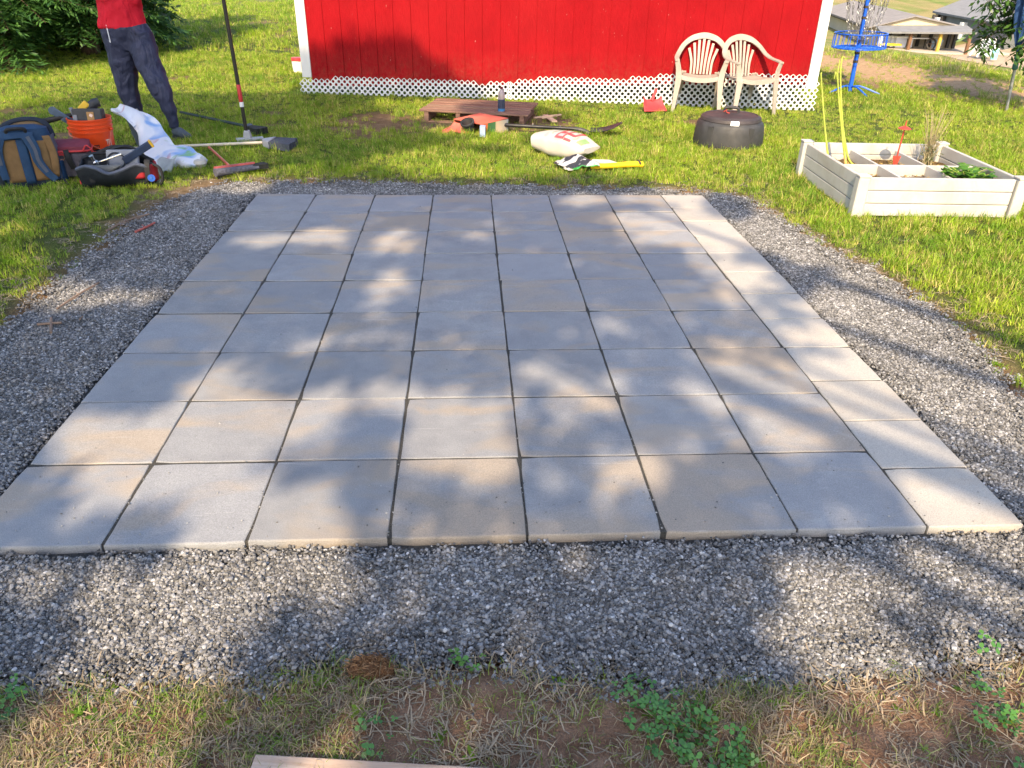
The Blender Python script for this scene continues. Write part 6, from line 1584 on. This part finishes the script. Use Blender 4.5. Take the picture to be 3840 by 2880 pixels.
def skin(name, verts, edges, rad, mat, root, sub=2, parent=person, bumpy=0.0):
    me = bpy.data.meshes.new(name); me.from_pydata([tuple(Vector(p) - base) for p in verts], edges, []); o = bpy.data.objects.new(name, me); COL.objects.link(o); o.parent = parent
    md = o.modifiers.new('skin', 'SKIN'); md.use_smooth_shade = True
    if not me.skin_vertices: me.skin_vertices.new()
    sv_ = me.skin_vertices[0].data
    for i, r_ in enumerate(rad): sv_[i].radius = r_ if isinstance(r_, tuple) else (r_, r_); sv_[i].use_root = (i == root)
    s_ = o.modifiers.new('sub', 'SUBSURF'); s_.levels = sub; s_.render_levels = sub
    me.materials.append(mat); return o
M_SKIN = pm('skin', (.52, .31, .22), .55, .08, 20, .1, 200); M_TEE = NT('red_jersey'); t = M_TEE; v = t.coord('Object'); fo = t.noise(t.mapping(v, (5, 5, 2.2), rot=(.3, .5, 0)), 1.6, 3, .5, 1.0)
t.base(t.ramp(fo, [(.3, (.46, .006, .020)), (.7, (.58, .010, .028))]), .75, .25); t.bump(fo, .9, .05); M_TEE = t.m
t = NT('navy_tracksuit'); v = t.coord('Object'); fo = t.noise(t.mapping(v, (6, 6, 3), rot=(.4, .6, 0)), 1.5, 3, .5, 1.2)
t.base(t.ramp(fo, [(.3, (.018, .022, .052)), (.7, (.032, .037, .078))]), .62, .35); t.bump(fo, .8, .045); M_TRK = t.m
# body (head, neck, arms, hands) in one surface
def lp_(a, b, f): return a.lerp(b, f)
bv = [chest, neck, neck + Vector((0, 0, .06)), head + Vector((0, -.01, -.03)), head + Vector((0, 0, .04)), head + Vector((0, .0, .09)), shL, elbL, wrL, handL + Vector((0, -.0, 0)), shR, elbR, wrR, wrR + Vector((.07, -.03, .02))]
be = [(0, 1), (1, 2), (2, 3), (3, 4), (4, 5), (0, 6), (6, 7), (7, 8), (8, 9), (0, 10), (10, 11), (11, 12), (12, 13)]
body_o = skin('body', bv, be, [.11, .06, .055, .075, .085, .06, .06, .042, .028, .03, .06, .042, .028, .03], M_SKIN, 0)
# fingers: short chains curled round the pole, and relaxed on the other hand
for hand, wr, grip in ((handL, wrL, True), (wrR + Vector((.07, -.03, .02)), wrR, False)):
    dirf = (hand - wr).normalized()
    for k in range(5):
        zo = (.03 - .018 * k) if k < 4 else .035
        st = hand + Vector((0, 0, zo * .8)); sdn = -1 if k == 4 else 1
        if grip:
            a0 = math.atan2(dirf.y, dirf.x); pts = [hand + Vector((math.cos(a0 + sdn * f) * .030, math.sin(a0 + sdn * f) * .030, zo)) for f in (-1.6, -.6, .5, 1.3)]
        else:
            up_ = Vector((0, 0, 1)); pts = [st, st + dirf * .035 + Vector((0, 0, zo * .3)), st + dirf * .06 + Vector((0, 0, -.012)), st + dirf * .072 + Vector((0, 0, -.03))]
        skin('finger', pts, [(0, 1), (1, 2), (2, 3)], [.010, .009, .008, .006], M_SKIN, 0, 1, body_o)
# face and hair
fo_ = head + Vector((0, -.088, .0)); M_HAIR = pm('dark_brown_hair', (.03, .02, .014), .6, .3, 60, .6, 300)
for s in (-1, 1):
    MB().lathe([(0, -.006), (.011, -.002), (.013, .004), (0, .012)], 10, fo_ + Vector((s * .033, .012, .03)) - base).build('eye', pm('eye', (.04, .03, .03), .3), body_o)
    MB().box(head + Vector((s * .088, .0, .01)) - base, (.018, .035, .055)).build('ear', M_SKIN, body_o, bevel=.007)
skin('nose', [fo_ + Vector((0, .01, .03)), fo_ + Vector((0, -.012, .0)), fo_ + Vector((0, .0, -.008))], [(0, 1), (1, 2)], [.008, .013, .010], M_SKIN, 0, 1, body_o)
MB().box(fo_ + Vector((0, .004, -.035)) - base, (.045, .012, .010)).build('mouth', pm('lips', (.38, .14, .12), .5), body_o, bevel=.004)
mb = MB(); hc = head + Vector((0, .012, .04)) - base
mb.grid(lambda u, v_: (lambda th_, ph: (hc.x + .098 * math.sin(th_) * math.cos(ph) * (1 + .05 * math.sin(ph * 9)), hc.y + .108 * math.sin(th_) * math.sin(ph), hc.z + .112 * math.cos(th_)))(v_ * lerp(1.75, 1.1, max(0, -math.sin(u * 2 * PI))), u * 2 * PI), 32, 10, closeu=True); mb.build('hair', M_HAIR, person, smooth=True)
# clothes: rings read off at their real depth, fused into one surface by a voxel remesh
def rings(mb, rows, Y, k=24, depth=.78):
    o = len(mb.v)
    for (yy, xl, xr, dy) in rows:
        pl_, pr_ = AY(xl, yy, Y + dy), AY(xr, yy, Y + dy); c_ = (pl_ + pr_) / 2 - base; hw = (pr_ - pl_).length / 2
        for j in range(k):
            a = 2 * PI * j / k; mb.v.append((c_.x + hw * sel(math.cos(a), .9), c_.y + hw * depth * sel(math.sin(a), .9), c_.z + (pr_.z - pl_.z) / 2 * math.cos(a)))
    n_ = len(rows)
    for i in range(n_ - 1):
        for j in range(k): j2 = (j + 1) % k; mb.f.append((o + i * k + j, o + i * k + j2, o + (i + 1) * k + j2, o + (i + 1) * k + j)); mb.mi.append(0)
    mb.f += [tuple(o + j for j in range(k)), tuple(o + (n_ - 1) * k + j for j in reversed(range(k)))]; mb.mi += [0, 0]
def fused(mb, name, mat, vox=.009, it=8):
    o = mb.build(name, mat, person, smooth=True)
    r_ = o.modifiers.new('fuse', 'REMESH'); r_.mode = 'VOXEL'; r_.voxel_size = vox; r_.use_smooth_shade = True
    s_ = o.modifiers.new('smooth', 'SMOOTH'); s_.iterations = it; s_.factor = .5
    for sc_, am in ((.11, .030), (.06, .007)):
        tx = bpy.data.textures.new(name + '_folds', 'CLOUDS'); tx.noise_scale = sc_; tx.noise_depth = 1
        d_ = o.modifiers.new('folds', 'DISPLACE'); d_.texture = tx; d_.strength = am; d_.mid_level = .5; d_.texture_coords = 'LOCAL'
    return o
mb = MB(); rings(mb, [(104, 374, 556, .06), (92, 371, 548, .06), (60, 370, 539, .06), (20, 367, 531, .06), (-20, 365, 526, .06), (-70, 362, 524, .06), (-125, 352, 532, .06), (-165, 366, 518, .06), (-190, 410, 474, .05), (-196, 420, 466, .05)], 5.56, depth=.62)
for a_, b_ in ((shL, elbL), (shR, elbR)):
    e_ = a_.lerp(b_, .62); i_ = a_.lerp(chest, .45); mb.tube([i_ - base, a_ - base, a_.lerp(e_, .5) - base, e_ - base], [.075, .074, .064, .062], 14)
shirt = fused(mb, 'shirt', M_TEE)
mb = MB()
rings(mb, [(84, 382, 545, .06), (105, 380, 560, .06), (130, 388, 568, .06), (160, 402, 570, .06), (185, 430, 560, .06)], 5.56, depth=.62)
rings(mb, [(108, 378, 480, .07), (135, 383, 494, .07), (165, 393, 504, .07), (200, 404, 512, .07), (245, 417, 513, .07), (300, 433, 514, .06), (350, 448, 519, .06), (400, 470, 531, .07), (432, 484, 540, .08), (446, 490, 540, .08)], 5.57, depth=.95)
rings(mb, [(112, 464, 562, .05), (135, 474, 573, .05), (165, 484, 581, .04), (200, 498, 593, .02), (245, 512, 608, .0), (300, 543, 630, -.04), (350, 574, 646, -.06), (400, 602, 656, -.07), (440, 622, 664, -.08), (466, 634, 672, -.08), (478, 638, 672, -.08)], 5.55, depth=.98)
tro = fused(mb, 'trousers', M_TRK, .008, 14)
z0_, z1_ = J(405, 92, 5.55), J(420, 158, 5.54)
MB().tube([z0_ - base + Vector((0, -.035, 0)), z1_ - base + Vector((0, -.035, 0))], .0045, 6).build('pocket_zip', pm('white_zip', (.6, .62, .66), .5), tro)
for s in (-.012, .012): MB().tube(spline([J(497 + s * 300, 108, 5.50) - base, J(499 + s * 500, 120, 5.48) - base, J(502 + s * 500, 132, 5.49) - base], 3), .003, 5).build('drawstring', pm('navy_cord', (.02, .02, .04), .7), tro)
# shoes
M_SHOE = pm('slate_knit_shoe', (.060, .075, .095), .75, .2, 30, .4, 240)
toe = A(738, 525, .02); heel = A(648, 512, .02)
for an, to in ((ankL, toe), (ankR, ankR + Vector((.02, -.20, 0)))):
    to = Vector((to.x, to.y, .03)); hl = Vector((an.x, an.y, .035)) - (to - Vector((an.x, an.y, .03))).normalized() * .05
    dvs = (to - hl); Lf = .25; to = hl + dvs.normalized() * Lf
    sh = skin('shoe', [Vector((an.x, an.y, an.z)), Vector((an.x, an.y, .075)) + dvs.normalized() * .01, hl + Vector((0, 0, .01)), lp_(hl, to, .6) + Vector((0, 0, .012)), to], [(0, 1), (1, 2), (1, 3), (3, 4)], [.045, .05, .040, .042, .026], M_SHOE, 1)
    a_ = math.atan2(dvs.y, dvs.x); mb = MB(); cen = (hl + to) / 2 - base
    mb.prism([(math.cos(q) * .135 * (1 if math.cos(q) > 0 else .95), math.sin(q) * .043) for q in np.linspace(0, 2 * PI, 22)[:-1]], .018, Matrix.Translation((cen.x, cen.y, .002)) @ Matrix.Rotation(a_, 4, 'Z')); mb.build('sole', pm('dark_sole', (.03, .03, .035), .7), sh)

# ================================================================ SMALL THINGS IN FRONT
f0, f1 = A(958, 2826, .03), A(1960, 2884, .03)
t = NT('pine_board'); v = t.coord('Object'); g_ = t.noise(t.mapping(v, (3, 40, 40)), 1.5, 6, .6, .5); t.base(t.ramp(g_, [(.3, (.40, .27, .19)), (.6, (.55, .42, .33)), (.8, (.62, .50, .40))]), .8, .2); t.bump(g_, .4, .003); M_PINE = t.m
bd = thing('pine_board', 'sawn pine board lying in the dirt in front', 'board', (f0.x, f0.y, 0), math.atan2(f1.y - f0.y, f1.x - f0.x))
MB().box((.42, -.045, .014), (.84, .09, .030)).build('plank', M_PINE, bd, bevel=.003)
MB().lathe([(0, .0296), (.008, .0296), (.009, .0292), (0, .0292)], 12, (.22, -.03, 0)).build('knot', pm('knot_brown', (.2, .1, .05), .8), bd)
# fibrous brown clod on the gravel edge
c0 = A(1385, 2490, .02); t = NT('coir'); v = t.coord('Object'); g_ = t.noise(v, 60, 5, .7); t.base(t.ramp(g_, [(.3, (.06, .028, .014)), (.7, (.22, .115, .06))]), .95, .1); M_COIR = t.m
cl = thing('root_clod', 'brown fibrous clod of roots on the gravel edge', 'clod', (c0.x, c0.y, -.01))
mb = MB(); mb.grid(lambda u, v_: (lambda th_, ph, n_: (.052 * math.sin(th_) * math.cos(ph) * n_, .030 * math.sin(th_) * math.sin(ph) * n_, .008 + .028 * math.cos(th_) * n_))(v_ * PI * .95 + .02, u * 2 * PI, .8 + .5 * float(fbm(math.cos(u * 6.28) * 2 + 4, math.sin(u * 6.28) * 2 + v_ * 3, 2))), 28, 14, closeu=True)
mb.build('core', M_COIR, cl, smooth=True)
rr = np.random.default_rng(77); V, Fc, Cc = [], [], []
for q in range(900):
    a = rr.uniform(0, 6.28); e_ = rr.uniform(0, 1.4); r_ = rr.uniform(.7, 1.15); p = np.array([.054 * math.cos(a) * math.cos(e_) * r_, .032 * math.sin(a) * math.cos(e_) * r_, .008 + .032 * math.sin(e_) * r_])
    d = rr.normal(0, 1, 3); d[2] *= .5; d /= np.linalg.norm(d); l = rr.uniform(.01, .028); s_ = np.cross(d, [0, 0, 1]) * .0007; o0 = len(V); g = rr.uniform(.5, 1.3)
    V += [tuple(p - s_), tuple(p + s_), tuple(p + d * l * .5 + s_ + [0, 0, .003]), tuple(p + d * l)]; Fc.append((o0, o0 + 1, o0 + 2, o0 + 3)); Cc += [(.26 * g, .15 * g, .08 * g, 1)] * 4
ob_ = bpy.data.objects.new('fibres', attr_mesh('fibres', V, Fc, Cc, M_STRAW)); COL.objects.link(ob_); ob_.parent = cl; tag(ob_, kind='stuff')
# clover and broad weeds: a mat of leaves nobody could count
M_CLOV = leaf_mat('clover_leaf', (.05, .17, .025), (.11, .28, .045), .28)
Q, Cc = [], []
rr = np.random.default_rng(55)
spots = [(A(2410, 2680), .06, 20), (A(2530, 2740), .085, 42), (A(2660, 2820), .09, 44), (A(2780, 2860), .05, 14), (A(3740, 2640), .08, 16), (A(3800, 2780), .08, 18), (A(40, 2620), .035, 9), (A(20, 2690), .04, 8), (A(1420, 2770), .05, 9), (A(2370, 2620), .05, 16), (A(3700, 2440), .03, 4), (A(1750, 2480), .04, 10)]
for p, r_, n_ in spots:
    for q in range(n_):
        a = rr.uniform(0, 6.28); d = r_ * math.sqrt(rr.random()); c_ = np.array([p.x + math.cos(a) * d, p.y + math.sin(a) * d, .012 + .022 * rr.random()]); sz = rr.uniform(.006, .0135); a0 = rr.uniform(0, 6.28); tl = rr.normal(0, .3, 2); cc = rr.random()
        for w_ in range(3):
            aa = a0 + w_ * 2.094; 
            def pt(rad_, an): x_, y_ = math.cos(an) * rad_, math.sin(an) * rad_; return c_ + np.array([x_, y_, x_ * tl[0] + y_ * tl[1]])
            Q.append([c_, pt(sz * .9, aa - .62), pt(sz * 1.25, aa - .2), pt(sz * 1.25, aa + .2), pt(sz * .9, aa + .62)]); Cc.append(cc)
ob_ = quads_obj('clover', np.array(Q), Cc, M_CLOV, None, 5); tag(ob_, 'green clover and small weeds in the worn grass in front', 'clover', kind='stuff')
# twigs on the gravel at the left
M_TW = pm('twig_bark', (.22, .15, .11), .9, .3, 20, .4); M_TWR = pm('red_splinter', (.34, .09, .075), .8, .2, 20, .3)
for n_, (pts, r_, mm, lab) in enumerate((
    ([(215, 1160), (290, 1110), (372, 1062)], .0045, M_TW, 'straight tan twig with side shoots lying on the left gravel'),
    ([(192, 1250), (193, 1195)], .006, M_TW, 'short upright twig of the crossed pair on the left gravel'),
    ([(140, 1219), (232, 1213)], .006, M_TW, 'short level twig of the crossed pair on the left gravel'),
    ([(508, 872), (545, 856), (580, 838)], .007, M_TWR, 'reddish splinter of wood at the left gravel edge'),
    ([(400, 868), (480, 828), (560, 805)], .006, M_TW, 'dark stick along the left gravel edge by the lawn'),
    ([(300, 1200), (310, 1190)], .004, M_TW, 'tiny stub of twig right of the crossed pair'))):
    w_ = [A(x, y, -.004) for x, y in pts]; o_ = w_[0]
    th = thing('twig', lab, 'twig', o_, group='twigs on the gravel'); pp = [p - o_ + Vector((0, 0, .004)) for p in w_]
    MB().tube(spline(pp, 4) if len(pp) > 2 else pp, r_, 6).build('stem', mm, th, smooth=True)
    if len(pp) > 2:
        for q in range(3): s_ = pp[0].lerp(pp[-1], .3 + .2 * q); MB().tube([s_, s_ + Vector(((-1) ** q * .03, .03, .008))], [r_ * .6, r_ * .2], 5).build('side_shoot', mm, th)

# rust stain curling over one pale border slab
t = NT('rust_stain'); t.base((.36, .21, .11), .9, .1)
mb = MB(); cs = [A(x, y, .0006) for x, y in ((2770, 985), (2775, 1000), (2800, 1010), (2830, 1012), (2800, 1004), (2790, 990))]
band(mb, spline(cs, 5), lambda t_: .008 + .014 * math.sin(t_ * PI), .0006, lambda t_: (0, 0, 1)); mb.build('stain', t.m, patio)
